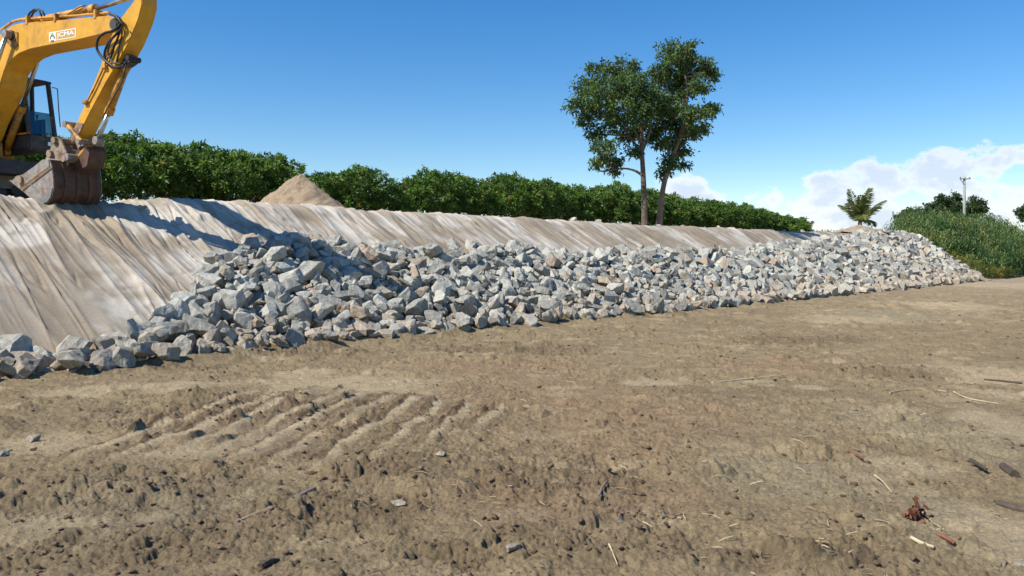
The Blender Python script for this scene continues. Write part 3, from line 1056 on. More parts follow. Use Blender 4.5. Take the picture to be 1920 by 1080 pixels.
def smooth(L, n=5):
    P = [Vector(p) for p in L]; out = []
    for i in range(len(P) - 1):
        p0 = P[max(i - 1, 0)]; p1 = P[i]; p2 = P[i + 1]; p3 = P[min(i + 2, len(P) - 1)]
        for k in range(n):
            t = k / n
            out.append(.5 * ((2 * p1) + (p2 - p0) * t + (2 * p0 - 5 * p1 + 4 * p2 - p3) * t * t + (3 * p1 - p0 - 3 * p2 + p3) * t ** 3))
    out.append(P[-1]); return out


for L, yy, r in [([(206, 26), (218, 31), (226, 44), (212, 57), (196, 62), (184, 73), (182, 92), (192, 108), (203, 118), (216, 126), (232, 124)], -.28, .024),
                 ([(205, 25), (222, 33), (229, 45), (220, 62), (206, 76), (198, 92), (196, 106), (204, 122), (224, 127), (236, 117)], -.25, .022),
                 ([(220, 40), (224, 60), (214, 88), (206, 112)], -.24, .018),
                 ([(226, 42), (229, 62), (224, 84), (219, 116)], -.22, .014),
                 ([(224, 38), (230, 50), (212, 70), (202, 96), (210, 116), (226, 120)], -.30, .016)]:
    obj("hydraulic_hose", tb(smooth(H(L, yy)), r, 8), M_BLACK, stick, True)
p = m3(238, 108, -.2)
obj("hose_fitting", tb([(p[0], -.20, p[2]), (p[0], .06, p[2])], .05, 12), M_BLACK, stick)
obj("hydraulic_hose", tb(smooth(H([(236, 122), (230, 150), (214, 180), (201, 204), (192, 222)], -.12)), .014, 8), M_RUST, stick, True)

# linkage
pa = MP(144, 236, 0); pb = MP(169, 268, 0); pc = MP(148, 297, 0); pd_ = MP(126, 268, 0)
for sgn in (-1, 1):
    y_ = sgn * .21
    obj("side_link", tb([(pa[0], y_, pa[1]), (pb[0] + .04, y_, pb[1])], .048, 8), M_YELD, ex)
obj("link", tb([(pb[0] + .04, 0, pb[1]), (pc[0], 0, pc[1])], .06, 8), M_YELD, ex)
for P_, r in [(pa, .06), (pb, .055), (pc, .07)]:
    obj("pin", tb([(P_[0], -.26, P_[1]), (P_[0], .26, P_[1])], r, 16), M_STEEL, ex)

# bucket
bk = [(27, 344), (20, 341), (30, 330), (43, 327), (64, 313), (80, 299), (93, 299), (97, 313), (100, 335), (100, 356), (96, 370), (89, 380), (78, 384), (59, 373), (40, 357)]
bpoly = [MP(x, y, -.5) for x, y in bk]
shell_idx = [6, 7, 8, 9, 10, 11, 12, 13, 14, 0]
bm = bmesh.new()
cen = np.mean(np.array(bpoly), 0)
outer = [np.array(bpoly[i]) for i in shell_idx]
outer2 = smooth([(p[0], 0, p[1]) for p in outer], 4)
outer2 = [np.array((p[0], p[2])) for p in outer2]
inner2 = [p + (cen - p) / np.linalg.norm(cen - p) * .03 for p in outer2]
loop = [tuple(p) for p in outer2] + [tuple(p) for p in inner2[::-1]]
bmb = bmesh.new()
nL = len(outer2)
rows = []
for y_ in (-.48, .48):
    rows.append(([bmb.verts.new(V3(p, y_)) for p in outer2], [bmb.verts.new(V3(p, y_)) for p in inner2]))
(o0, i0), (o1, i1) = rows
for k in range(nL - 1):
    bmb.faces.new((o0[k], o0[k + 1], o1[k + 1], o1[k])); bmb.faces.new((i0[k + 1], i0[k], i1[k], i1[k + 1]))
    bmb.faces.new((o0[k + 1], o0[k], i0[k], i0[k + 1])); bmb.faces.new((o1[k], o1[k + 1], i1[k + 1], i1[k]))
bmb.faces.new((o0[0], o1[0], i1[0], i0[0])); bmb.faces.new((o1[-1], o0[-1], i0[-1], i1[-1]))
bmesh.ops.recalc_face_normals(bmb, faces=bmb.faces)
bucket = obj("bucket", bmb, M_RUST, ex)
side = [bpoly[i] for i in range(1, 15)]
for sgn in (-1, 1):
    obj("side_plate", prism_bm(side, sgn * .5, sgn * .475, .004), M_STEEL, bucket)
# raised edge plate and wear strips on the near side
obj("wear_plate", prism_bm([MP(x, y, -.5) for x, y in [(38, 354), (27, 345), (30, 331), (44, 327), (64, 313), (80, 300), (92, 300), (94, 312), (80, 322)]], -.515, -.502, .003), M_STEEL, bucket)
obj("wear_plate", prism_bm([MP(x, y, -.5) for x, y in [(59, 372), (78, 383), (89, 379), (96, 369), (99, 352), (91, 354), (86, 366), (76, 372)]], -.512, -.502, .003), M_GREYP, bucket)
obj("weld_rib", tb([m3(39, 355, -.525), m3(94, 313, -.525)], .012, 6), M_YELD, bucket)
obj("weld_rib", tb([m3(57, 345, -.51), m3(80, 369, -.51)], .010, 6), M_GREYP, bucket)
p = m3(38, 337, -.53)
obj("side_cutter", tb([(p[0], -.56, p[2]), (p[0], -.47, p[2])], .085, 9), M_MUDMET, bucket)
tip = np.array(MP(27, 343, -.5)); tdir = np.array(MP(16, 338, -.5)) - tip; tdir /= np.linalg.norm(tdir)
perp = np.array([-tdir[1], tdir[0]])
for k in range(5):
    y_ = -.44 + k * .22
    a = tip + perp * .045; b_ = tip - perp * .045; c_ = tip + tdir * .2
    obj("tooth", prism_bm([tuple(a), tuple(b_), tuple(c_ - perp * .012), tuple(c_ + perp * .012)], y_ - .045, y_ + .045, .006), M_STEEL, bucket)
hp = MP(86, 303, -.5)
obj("torque_tube", tb([(hp[0], -.47, hp[1] - .02), (hp[0], .47, hp[1] - .02)], .085, 20), M_MUDMET, bucket, True)
# back wear ribs
for y_ in (-.25, .0, .25):
    L = [tuple(p + (p - cen) / np.linalg.norm(p - cen) * .0) for p in outer2[2:22]]
    L2 = [tuple(p + (p - cen) / np.linalg.norm(p - cen) * .022) for p in outer2[2:22]]
    bmr = bmesh.new(); prism_bm(L + L2[::-1], y_ - .04, y_ + .04, bm=bmr); bmesh.ops.recalc_face_normals(bmr, faces=bmr.faces)
    obj("wear_strip", bmr, M_RUST, bucket)
# hanger ears between bucket and linkage
ear = [(104, 300), (112, 286), (120, 262), (128, 258), (134, 266), (146, 293), (147, 306), (141, 318), (132, 322), (126, 345), (119, 352), (118, 318)]
c0 = MP(124, 266, 0); c1 = MP(143, 300, 0)
for y_ in (-.19, .17):
    obj("hanger_ear", prism_bm([MP(x, y, 0) for x, y in ear], y_ - .02, y_ + .02, .006), M_MUDMET, bucket)
for P_, r in [(c0, .065), (c1, .065), (MP(116, 291, 0), .075)]:
    obj("pin", tb([(P_[0], -.27, P_[1]), (P_[0], .27, P_[1])], r, 16), M_MUDMET, bucket)
obj("hitch_block", prism_bm([MP(x, y, 0) for x, y in [(108, 290), (122, 272), (134, 280), (143, 300), (138, 316), (118, 312)]], -.13, .13, .015), M_MUDMET, bucket)
obj("bucket_bracket", prism_bm([MP(x, y, 0) for x, y in [(140, 300), (152, 276), (166, 270), (174, 282), (168, 312), (140, 330), (125, 320)]], -.05, .30, .012), M_RUST, bucket)

# house, cab, platform
CYN, CYF = .55, 1.17
ft = MP(92, 154, CYF); fb = MP(107, 258, CYF); sk = MP(107, 284, CYF)
CB = sk[1] - .02; CF = fb[1]; CT = ft[1]
rear = fb[0] - 1.55
house = obj("house", mbox((-6.4, -1.15, 3.66), (-3.35, .34, 4.65), .06), M_YELD, ex)
obj("counterweight", mbox((-7.1, -1.15, 3.66), (-6.44, 1.2, 4.8), .15), M_DGREY, house)
obj("side_locker", mbox((-6.4, .40, 3.66), (rear - .06, 1.2, 4.5), .05), M_YELD, house)
obj("platform", mbox((-6.2, -1.1, 3.34), (fb[0] - .1, 1.15, 3.64), .02), M_DGREY, ex)
obj("boom_bracket", mbox((-3.9, -.29, 3.66), (-2.85, .29, 4.05), .04), M_YELD, ex)
cab = obj("cab", mbox((rear, CYN, CB), (fb[0], CYF, CF), .03), M_DGREY, ex)
obj("trim_strip", mbox((rear, CYN - .012, CF + .002), (fb[0] + .01, CYN + .03, CF + .04), .005), M_YELD, cab)
obj("roof", prism_bm([(ft[0] + .04, CT), (ft[0] + .06, CT - .05), (rear - .02, CT - .05), (rear, CT + .03), (ft[0] - .2, CT + .06)], CYN - .03, CYF + .03, .012), M_DGREY, cab)
obj("lamp", mbox((fb[0] - .01, CYF - .22, CB + .12), (fb[0] + .02, CYF - .14, CB + .2), .006), M_CHROME, cab)


def post(p, q, y_, w=.035):
    bm = bmesh.new(); a = Vector((p[0], y_, p[1])) - BASE; b = Vector((q[0], y_, q[1])) - BASE
    tube(bm, [a, b], w, 8); return obj("pillar", bm, M_DGREY, cab)


for y_ in (CYN + .03, CYF - .03):
    post((fb[0] - .03, CF), (ft[0] - .0, CT - .03), y_, .05)
    post((rear + .04, CF), (rear + .04, CT - .03), y_, .06)
    post((rear + .72, CF), (rear + .72, CT - .03), y_, .045)
obj("windscreen", prism_bm([(fb[0] - .03, CF + .02), (fb[0] - .022, CF + .02), (fb[0] - .022 + (ft[0] - fb[0]) * .42, CF + (CT - CF) * .42), (fb[0] - .03 + (ft[0] - fb[0]) * .42, CF + (CT - CF) * .42)],
                           CYN + .06, CYF - .06), M_GLASS, cab)
for y_ in (CYN + .03, CYF - .03):
    obj("side_window", prism_bm([(rear + .09, CF + .03), (rear + .68, CF + .03), (rear + .68, CT - .08), (rear + .09, CT - .08)], y_ - .004, y_ + .004), M_GLASS, cab)
obj("side_window", prism_bm([(rear + .76, CF + .03), (fb[0] - .09, CF + .03), (fb[0] - .12, CF + .55), (rear + .76, CF + .55)], CYN + .026, CYN + .034), M_GLASS, cab)
obj("rear_panel", mbox((rear + .02, CYN + .04, CF), (rear + .07, CYF - .04, CF + .75), .01), M_BLACK, cab)
obj("door_panel", mbox((rear + .1, CYF - .07, CF), (fb[0] - .35, CYF - .03, CF + .42), .01), M_BLACK, cab)
seat = obj("seat", mbox((rear + .35, CYN + .17, CF + .12), (rear + .85, CYF - .17, CF + .27), .04), M_SEAT, cab)
obj("seat_back", mbox((rear + .26, CYN + .2, CF + .24), (rear + .38, CYF - .2, CF + .85), .04), M_SEAT, seat)
obj("control_lever", tb([(rear + 1.05, CYN + .17, CF), (rear + 1.08, CYN + .17, CF + .42), (rear + 1.10, CYN + .17, CF + .47)], [.012, .012, .03], 8), M_BLACK, cab)
obj("control_lever", tb([(rear + 1.2, CYF - .2, CF), (rear + 1.16, CYF - .2, CF + .40), (rear + 1.16, CYF - .2, CF + .5)], [.012, .012, .03], 8), M_BLACK, cab)
obj("console", mbox((rear + .4, CYN + .06, CF), (rear + 1.1, CYN + .16, CF + .36), .03), M_BLACK, cab)
mb = smooth([m3(98, 164, CYF), m3(106, 166, CYF), m3(108, 172, CYF), m3(110, 205, CYF), m3(113, 238, CYF)], 3)
mir = obj("mirror", tb([tuple(p) for p in mb], .012, 6), M_BLACK, cab)
# undercarriage running along the bank
UD = D; ang_l = math.atan2(UD[1], UD[0]) - math.atan2(FX[1], FX[0])
Rz = Matrix.Rotation(ang_l, 4, 'Z')


def track(side):
    bm = bmesh.new(); r = .36; hl_ = 1.35; yc = side * .88; w = .24
    n = 44; per = 4 * hl_ + 2 * math.pi * r
    pts = []
    for k in range(n):
        q = k / n * per
        if q < 2 * hl_: c = (-hl_ + q, r, 0)
        elif q < 2 * hl_ + math.pi * r:
            a = (q - 2 * hl_) / r; c = (hl_ + r * math.sin(a), r * math.cos(a), a)
        elif q < 4 * hl_ + math.pi * r: c = (hl_ - (q - 2 * hl_ - math.pi * r), -r, math.pi)
        else:
            a = (q - 4 * hl_ - math.pi * r) / r + math.pi; c = (-hl_ + r * math.sin(a), r * math.cos(a), a)
        pts.append(c)
    for (cx_, cz_, a) in pts:
        M = Matrix.Translation((cx_, yc, cz_ + r + .04)) @ Matrix.Rotation(a, 4, 'Y')
        for lo_, hi_ in [((-.075, -w, -.02), (.075, w, .012)), ((-.075, -w, .012), (-.055, w, .05))]:
            n0 = len(bm.verts); box(bm, lo_, hi_); bm.verts.ensure_lookup_table()
            for v in bm.verts[n0:]: v.co = M @ v.co
    for v in bm.verts: v.co = Rz @ v.co
    t_ = obj("track", bm, M_MUDMET if side > 5 else M_DGREY, ex)
    b2 = bmesh.new(); box(b2, (-1.2, yc - .16, .2), (1.2, yc + .16, .56))
    for v in b2.verts: v.co = Rz @ v.co
    obj("track_frame", b2, M_GREYP, t_)
    for xx in (-1.35, 1.35):
        b3 = bmesh.new(); tube(b3, [(xx, yc - .14, .37), (xx, yc + .14, .37)], .29, 20)
        for v in b3.verts: v.co = Rz @ v.co
        obj("wheel", b3, M_DGREY, t_)
    for k in range(5):
        b3 = bmesh.new(); xx = -.9 + k * .45
        tube(b3, [(xx, yc - .2, .17), (xx, yc + .2, .17)], .11, 14)
        for v in b3.verts: v.co = Rz @ v.co
        obj("roller", b3, M_DGREY, t_)


track(-1); track(1)
b2 = bmesh.new(); box(b2, (-.7, -.75, .25), (.7, .75, .64))
for v in b2.verts: v.co = Rz @ v.co
obj("undercarriage", b2, M_DGREY, ex)

# sticker on the boom: white box with a small figure, outlined box with the letters JCMA
sa = Vector(m3(93, 70, BY)); sb = Vector(m3(143, 60, BY)); stp = Vector(m3(92, 61, BY)); sbt = Vector(m3(92, 78.5, BY))
ux = (Vector(m3(142.5, 70, BY)) - Vector(m3(92.5, 78.5, BY))); Wd = ux.length; ux.normalize()
uz = Vector((-ux.z, 0, ux.x)); O_ = Vector(m3(92.5, 78.5, BY)); Hd = (Vector(m3(92.5, 61, BY)) - O_).dot(uz)
YD = BY - .004


def dec_rect(bm, x0, x1, z0, z1, off):
    P = [O_ + ux * a * Wd + uz * b * Hd + Vector((0, -off, 0)) - BASE for a, b in ((x0, z0), (x1, z0), (x1, z1), (x0, z1))]
    bm.faces.new([bm.verts.new(p) for p in P])


bm = bmesh.new(); dec_rect(bm, 0, .25, 0, 1, .004)
for r_ in [(.25, 1, .02, .10), (.25, 1, .90, .98), (.97, 1, .10, .90)]: dec_rect(bm, *r_, .004)
stk = obj("sticker", bm, M_DECAL, boom)
bm = bmesh.new(); dec_rect(bm, .25, .97, .10, .90, .003)
obj("backing", bm, M_DECALY, stk)


def text_mesh(txt, size, mat, ox, oz, wid, off, parent, shear=0):
    cu = bpy.data.curves.new("letters", 'FONT'); cu.body = txt; cu.size = 1.0; cu.offset = .022
    tmp = bpy.data.objects.new("tmp", cu); COL.objects.link(tmp)
    dg = bpy.context.evaluated_depsgraph_get(); me = bpy.data.meshes.new_from_object(tmp.evaluated_get(dg))
    bpy.data.objects.remove(tmp)
    xs = [v.co.x for v in me.vertices]; ys = [v.co.y for v in me.vertices]
    x0, x1, y0, y1 = min(xs), max(xs), min(ys), max(ys)
    for v in me.vertices:
        a = ox + (v.co.x - x0) / (x1 - x0) * wid; b = oz + (v.co.y - y0) / (y1 - y0) * size
        v.co = O_ + ux * a * Wd + uz * b * Hd + Vector((0, -off, 0)) - BASE
    me.materials.clear()
    link("lettering", me, mat, parent)


text_mesh("JCMA", .62, M_DECAL, .29, .19, .65, .006, stk)
# little emblem: green head over a dark ring of arrows
bm = bmesh.new()
for k in range(3):
    a0 = math.radians(100 + k * 120)
    for j in range(4):
        a1, a2 = a0 + j * .42, a0 + (j + 1) * .42
        P = []
        for (a_, rr) in ((a1, .055), (a2, .055), (a2, .095), (a1, .095)):
            P.append(O_ + ux * (.125 * Wd + math.cos(a_) * rr * Wd) + uz * (.32 * Hd + math.sin(a_) * rr * Wd * .9) + Vector((0, -.006, 0)) - BASE)
        bm.faces.new([bm.verts.new(p) for p in P])
obj("emblem", bm, M_DECALG, stk)
bm = bmesh.new()
P = [O_ + ux * (.125 + .045 * math.cos(t)) * Wd + uz * (.70 * Hd + .05 * Wd * math.sin(t)) + Vector((0, -.006, 0)) - BASE for t in np.linspace(0, 6.28, 12, endpoint=False)]
bm.faces.new([bm.verts.new(p) for p in P])
obj("emblem", bm, M_DECALGR, stk)

# ------------------------------------------------------------------ soil heap on the brow
def soil_mound(name, c, R, h, label, cat, seed, z0):
    n = 90; m_ = 56
    th = np.linspace(0, 2 * np.pi, n, endpoint=False); rr = np.linspace(0, 1.25, m_)
    TH, RR = np.meshgrid(th, rr, indexing='ij')
    x = RR * R * np.cos(TH); y = RR * R * np.sin(TH)
    rad = 1 + .10 * np.cos(TH * 2 + seed) + .07 * np.cos(TH * 3 + 2 * seed)
    q = RR / rad
    z = h * np.clip(1 - q, 0, 1) ** .92 - .12 * (q > 1)
    z = h * (np.sqrt((1.0 - q) ** 2 + .012) * .5 + (1.0 - q) * .5) + 0 * z
    z = np.minimum(z, h * .93 + .0 * z) - .1 * sstep(.95, 1.2, q)
    z = z + (fbm(x * 3 + seed, y * 3, 4, 130) * .09 + lumps(x, y, .14, .5, 14) * .5 + lumps(x, y, .06, .5, 15) * .6) + perlin(TH * 3, RR * .8 + 3, 133) * .03 * np.minimum(RR * 3, 1)
    z[:, 0] = z[:, 0].mean()
    V = np.stack([x + c[0], y + c[1], z + z0], -1).reshape(-1, 3)
    i = np.arange(n)[:, None] * m_ + np.arange(m_ - 1)[None, :]; j = ((np.arange(n) + 1) % n)[:, None] * m_ + np.arange(m_ - 1)[None, :]
    Fc = np.stack([i, i + 1, j + 1, j], -1).reshape(-1, 4)[:, ::-1]
    nn = fbm(x * 2, y * 2, 4, 131)[..., None]
    col = np.array([.34, .265, .18]) * (1 + .25 * nn)
    dk = sstep(.15, .4, fbm(x * 4, y * 4, 4, 132))[..., None]
    col = col * (1 - .45 * dk) + np.array([.12, .085, .055]) * .45 * dk
    me = np_mesh(name, V, Fc, np.clip(col, 0, 1).reshape(-1, 3), smooth=True)
    o = link(name, me, M_SOIL); tag(o, label, cat); return o


hb = at(562, 385, 23.6)
soil_mound("soil_heap", (hb.x, hb.y), 1.42, 1.18, "tall cone of tan soil heaped on the brow before the mango trees", "soil heap", 1, 2.85)
hb2 = at(1610, 432, 52.5)
soil_mound("soil_heap", (hb2.x, hb2.y), 1.5, .42, "low brown soil mound on the brow at the foot of the palm", "soil heap", 4, 3.2)

# ------------------------------------------------------------------ foliage
def leaf_batch(Cn, Dr, L, W, col, up_bias=.4, seed=0):
    """diamond leaves with a fold: base, two shoulders, tip"""
    g = np.random.default_rng(seed)
    n = len(Cn)
    Dr = Dr / np.linalg.norm(Dr, axis=1, keepdims=True)
    rv = g.normal(size=(n, 3)); rv[:, 2] *= (1 - up_bias)
    S = np.cross(Dr, rv); S /= np.maximum(np.linalg.norm(S, axis=1, keepdims=True), 1e-6)
    L = np.asarray(L).reshape(-1, 1) * np.ones((n, 1)); W = np.asarray(W).reshape(-1, 1) * np.ones((n, 1))
    V = np.stack([Cn, Cn + Dr * L * .45 + S * W / 2, Cn + Dr * L + np.array([0, 0, -.12]) * L, Cn + Dr * L * .45 - S * W / 2], 1).reshape(-1, 3)
    Fc = np.arange(n * 4).reshape(n, 4)
    return V, Fc, np.repeat(col, 4, 0)


def ico_dirs(n, g):
    v = g.normal(size=(n, 3)); return v / np.linalg.norm(v, axis=1, keepdims=True)


GREEN_HI = np.array([.17, .27, .05]); GREEN_LO = np.array([.035, .08, .016]); GREEN_OL = np.array([.22, .21, .05])


def mango_variant(seed, sx_, sy_, h):
    """crown mesh and trunk mesh of a broad low mango tree; origin at its foot"""
    g = np.random.default_rng(seed)
    nc = 2300
    d = ico_dirs(nc, g); d[:, 2] = np.where(g.random(nc) < .85, np.abs(d[:, 2]) * 1.0, d[:, 2]) - .18
    d /= np.linalg.norm(d, axis=1, keepdims=True)
    lump = 1 + .28 * perlin(d[:, 0] * 2.2 + seed, d[:, 1] * 2.2 + d[:, 2] * 1.7, 140) + .22 * perlin(d[:, 0] * 5, d[:, 2] * 5 + seed, 141)
    rad = np.where(g.random(nc) < .72, g.uniform(.90, 1.0, nc), g.uniform(.45, .9, nc)) * lump
    sup = (np.abs(d) ** 2.6).sum(1) ** (-1 / 2.6)        # boxier than a ball
    P = d * (rad * sup)[:, None] * np.array([sx_, sy_, h * .56]) + np.array([0, 0, h * .50])
    P = P[P[:, 2] > .12]
    nc = len(P)
    out = (P - np.array([0, 0, h * .4])); out /= np.linalg.norm(out, axis=1, keepdims=True)
    k = 11
    C0 = np.repeat(P, k, 0); O0 = np.repeat(out, k, 0)
    dr = O0 * .7 + ico_dirs(len(C0), g) * 1.0; dr[:, 2] -= .35
    tone = np.repeat(g.random(nc) ** 1.7, k) * .8 + .2 * g.random(nc * k)
    col = GREEN_LO + (GREEN_HI - GREEN_LO) * tone[:, None]
    ol = np.repeat(g.random(nc) < .03, k); col[ol] = GREEN_OL * (.7 + .5 * g.random((ol.sum(), 1)))
    V, Fc, Cc = leaf_batch(C0 + g.normal(size=C0.shape) * .045, dr, g.uniform(.16, .27, len(C0)), g.uniform(.06, .09, len(C0)), col, seed=seed)
    crown = np_mesh("crown", V, Fc, Cc); crown.materials.append(M_LEAF)
    bm = bmesh.new()
    tube(bm, [(0, 0, -.3), (.03, 0, .4), (0, .02, .75)], [.16, .13, .12], 10)
    for q in range(9):
        a = q / 9 * 6.283 + g.uniform(-.3, .3); e = np.array([math.cos(a) * sx_ * .62, math.sin(a) * sy_ * .62, h * g.uniform(.5, .8)])
        m_ = e * np.array([.4, .4, 0]) + np.array([0, 0, .6 + .35 * (e[2] - .6)])
        tube(bm, smooth([(0, 0, .65), tuple(m_), tuple(e)], 3), list(np.linspace(.075, .015, 7)), 6)
    tr = bpy.data.meshes.new("trunk"); bm.to_mesh(tr); bm.free(); tr.materials.append(M_BARK)
    return crown, tr


MANGO = [mango_variant(31, 2.8, 2.3, 3.0), mango_variant(47, 2.8, 2.3, 3.0), mango_variant(59, 2.8, 2.4, 3.0), mango_variant(83, 2.8, 2.2, 3.0)]
T_ROW = 18.5
mspec = [(5.2, .9, .90, "mango tree filling the gap behind the excavator bucket"), (10.0, .98, .95, "tallest mango tree, just right of the excavator arm"),
         (13.7, .78, .90, "mango tree whose crown slopes down to the left side of the soil heap"), (19.6, .90, .83, "mango tree directly behind and right of the soil cone"),
         (25.4, .88, .92, "mango tree starting right of the sky notch beside the soil heap"), (30.4, .98, .95, "broad mango tree with a see-through gap in its crown"),
         (35.3, .85, .97, "mango tree just left of the middle of the hedge, third left of the tall trunks"), (39.4, .78, 1.0, "mango tree second left of the tall trunks"),
         (43.8, .85, .98, "mango tree just left of the straight tall trunk"), (48.8, .88, .95, "mango tree behind the leaning pale trunk"),
         (53.6, .92, .92, "mango tree just right of the leaning pale trunk"), (58.4, .92, .88, "mango tree third from the hedge's low far end"),
         (62.4, .85, .84, "mango tree second from the hedge's low far end"), (66.6, .9, .68, "last and lowest mango tree at the hedge's far end")]
for k, (s_, wk, hk, lab) in enumerate(mspec):
    cr_, tr_ = MANGO[k % 4]
    x_, y_ = xy(s_, T_ROW + .5 * math.sin(k * 2.3))
    e = empty("mango_tree", (x_, y_, 2.85), math.atan2(D[1], D[0]) + (0 if k % 2 else math.pi))
    e.scale = (wk, .9 + .1 * math.sin(k), hk)
    tag(e, lab, "mango tree", "mango trees in a row beyond the bank")
    link("crown", cr_, None, e); link("trunk", tr_, None, e)


def clump_tree(name, label, blobs, trunk_px, branches, Y0, lab_cat, seed, leaf=.19, dens=.72, tone=(.032, .062, .022), tone2=(.12, .185, .05), bark=None, trunk_r=.2, group=None):
    """tree whose limbs end in leaf clumps; positions sketched in the photo and set at the tree's distance"""
    g = np.random.default_rng(seed)
    base = at(*trunk_px[0], Y0)
    e = empty(name, base); tag(e, label, lab_cat, group)
    Bv = Vector(base)
    mpp = Y0 / F
    pts = [at(px, py, Y0) - Bv for px, py in trunk_px]
    pts[0].z -= .4
    bm = bmesh.new()
    sm = smooth([tuple(p) for p in pts], 4)
    radl = [trunk_r * (1 - .72 * i / (len(sm) - 1)) for i in range(len(sm))]
    radl[0] *= 1.35; radl[1] *= 1.15
    tube(bm, sm, radl, 10)
    cents = []
    for (px, py, r) in blobs:
        dy = g.uniform(-1.6, 1.6) * min(1, r / 35)
        c = at(px, py, Y0 + dy) - Bv
        cents.append((np.array(c), r * mpp * (.9 if r > 12 else 1)))
    for br in branches:
        L = [at(px, py, Y0 + k * .12 * (1 if g.random() > .5 else -1)) - Bv for k, (px, py) in enumerate(br)]
        s2 = smooth([tuple(p) for p in L], 4)
        tube(bm, s2, list(np.linspace(trunk_r * .42, .03, len(s2))), 7)
    nodes = [np.array(p) for p in sm[len(sm) // 3:]]
    for br in branches: nodes += [np.array(at(px, py, Y0) - Bv) for px, py in br[1:]]
    for c, r in cents:
        lower = [q for q in nodes if q[2] < c[2] + .1] or nodes
        q = min(lower, key=lambda q: np.linalg.norm(q - c))
        mid = (q + c) / 2 + g.normal(size=3) * .12 - np.array([0, 0, .1])
        tube(bm, smooth([tuple(q), tuple(mid), tuple(c)], 3), list(np.linspace(.055, .015, 7)), 5)
        for _ in range(7):
            e2 = c + ico_dirs(1, g)[0] * r * .9
            m2 = (c + e2) / 2 + g.normal(size=3) * .06
            tube(bm, [tuple(c * .8 + q * .2), tuple(m2), tuple(e2)], [.018, .012, .005], 4, False)
    obj("trunk", bm, bark or M_BARK, e)
    Cs_, Ds_, Ts_ = [], [], []
    for c, r in cents:
        nt_ = int(40 * dens * (r / .6) ** 2) + 6
        d = ico_dirs(nt_, g); rr = r * g.uniform(.25, 1.0, nt_) ** .6 * (1 + .35 * perlin(d[:, 0] * 2 + c[0], d[:, 2] * 2 + c[2], 150))
        tw = c + d * rr[:, None] * np.array([1, 1.1, .85])
        m_ = 20
        C0 = np.repeat(tw, m_, 0) + g.normal(size=(nt_ * m_, 3)) * np.array([.13, .13, .08])
        dr = ico_dirs(nt_ * m_, g) + np.repeat(d, m_, 0) * .5; dr[:, 2] -= .25
        Cs_.append(C0); Ds_.append(dr)
        Ts_.append(np.repeat(g.random(nt_), m_) * .6 + .4 * g.random(nt_ * m_))
    C0 = np.concatenate(Cs_); dr = np.concatenate(Ds_); T = np.concatenate(Ts_)
    a, b = np.array(tone), np.array(tone2)
    col = a + (b - a) * T[:, None]
    br_ = g.random(len(T)) < .005; col[br_] = np.array([.22, .12, .04])
    V, Fc, Cc = leaf_batch(C0, dr, g.uniform(leaf * .7, leaf * 1.3, len(C0)), g.uniform(leaf * .32, leaf * .5, len(C0)), col, seed=seed)
    link("crown", np_mesh("crown", V, Fc, Cc), M_LEAF, e)
    return e


TY = 38.5
clump_tree("gum_tree", "tall tree with straight dark trunk and wide crown standing behind the bank", [(1130, 138, 30), (1168, 132, 28), (1100, 168, 28), (1080, 200, 20), (1130, 178, 34),
           (1190, 158, 30), (1215, 175, 26), (1165, 200, 36), (1200, 215, 30), (1115, 208, 26), (1118, 250, 22), (1135, 280, 24), (1120, 305, 15), (1155, 305, 16), (1175, 255, 24), (1210, 250, 26), (1150, 232, 22),
           (1190, 285, 14), (1095, 222, 14), (1160, 165, 30), (1230, 205, 26), (1200, 190, 28), (1150, 318, 9)],
           [(1209, 418), (1208, 380), (1206, 330), (1204, 290), (1203, 255), (1205, 215), (1200, 170)],
           [[(1203, 328), (1190, 320), (1172, 316), (1150, 318)], [(1204, 288), (1180, 255), (1155, 225), (1125, 205), (1100, 200)], [(1204, 285), (1216, 255), (1222, 225), (1225, 200)], [(1202, 270), (1185, 230), (1175, 190), (1165, 160)]],
           TY, "tall tree", 5, trunk_r=.165)
clump_tree("gum_tree", "tall tree with leaning pale brown trunk and narrow crown leaning right", [(1255, 98, 26), (1285, 92, 22), (1265, 125, 32), (1300, 125, 30), (1325, 125, 18), (1335, 140, 14), (1250, 155, 30), (1285, 160, 34),
           (1312, 160, 22), (1235, 130, 20), (1262, 195, 34), (1300, 215, 26), (1325, 212, 16), (1340, 205, 10), (1280, 235, 28), (1250, 225, 26), (1300, 250, 16), (1262, 265, 26), (1240, 270, 15), (1278, 285, 20),
           (1258, 305, 18), (1245, 322, 12), (1320, 240, 10), (1240, 190, 24), (1232, 250, 12), (1285, 310, 8)],
           [(1235, 418), (1239, 385), (1245, 345), (1256, 310), (1272, 265), (1284, 220), (1288, 170), (1282, 125)],
           [[(1245, 345), (1239, 334), (1238, 322)], [(1272, 265), (1290, 235), (1312, 215)], [(1284, 220), (1262, 190), (1250, 160)], [(1258, 305), (1250, 270), (1246, 235)]],
           TY + .6, "tall tree", 9, trunk_r=.155, bark=M_BARK2)

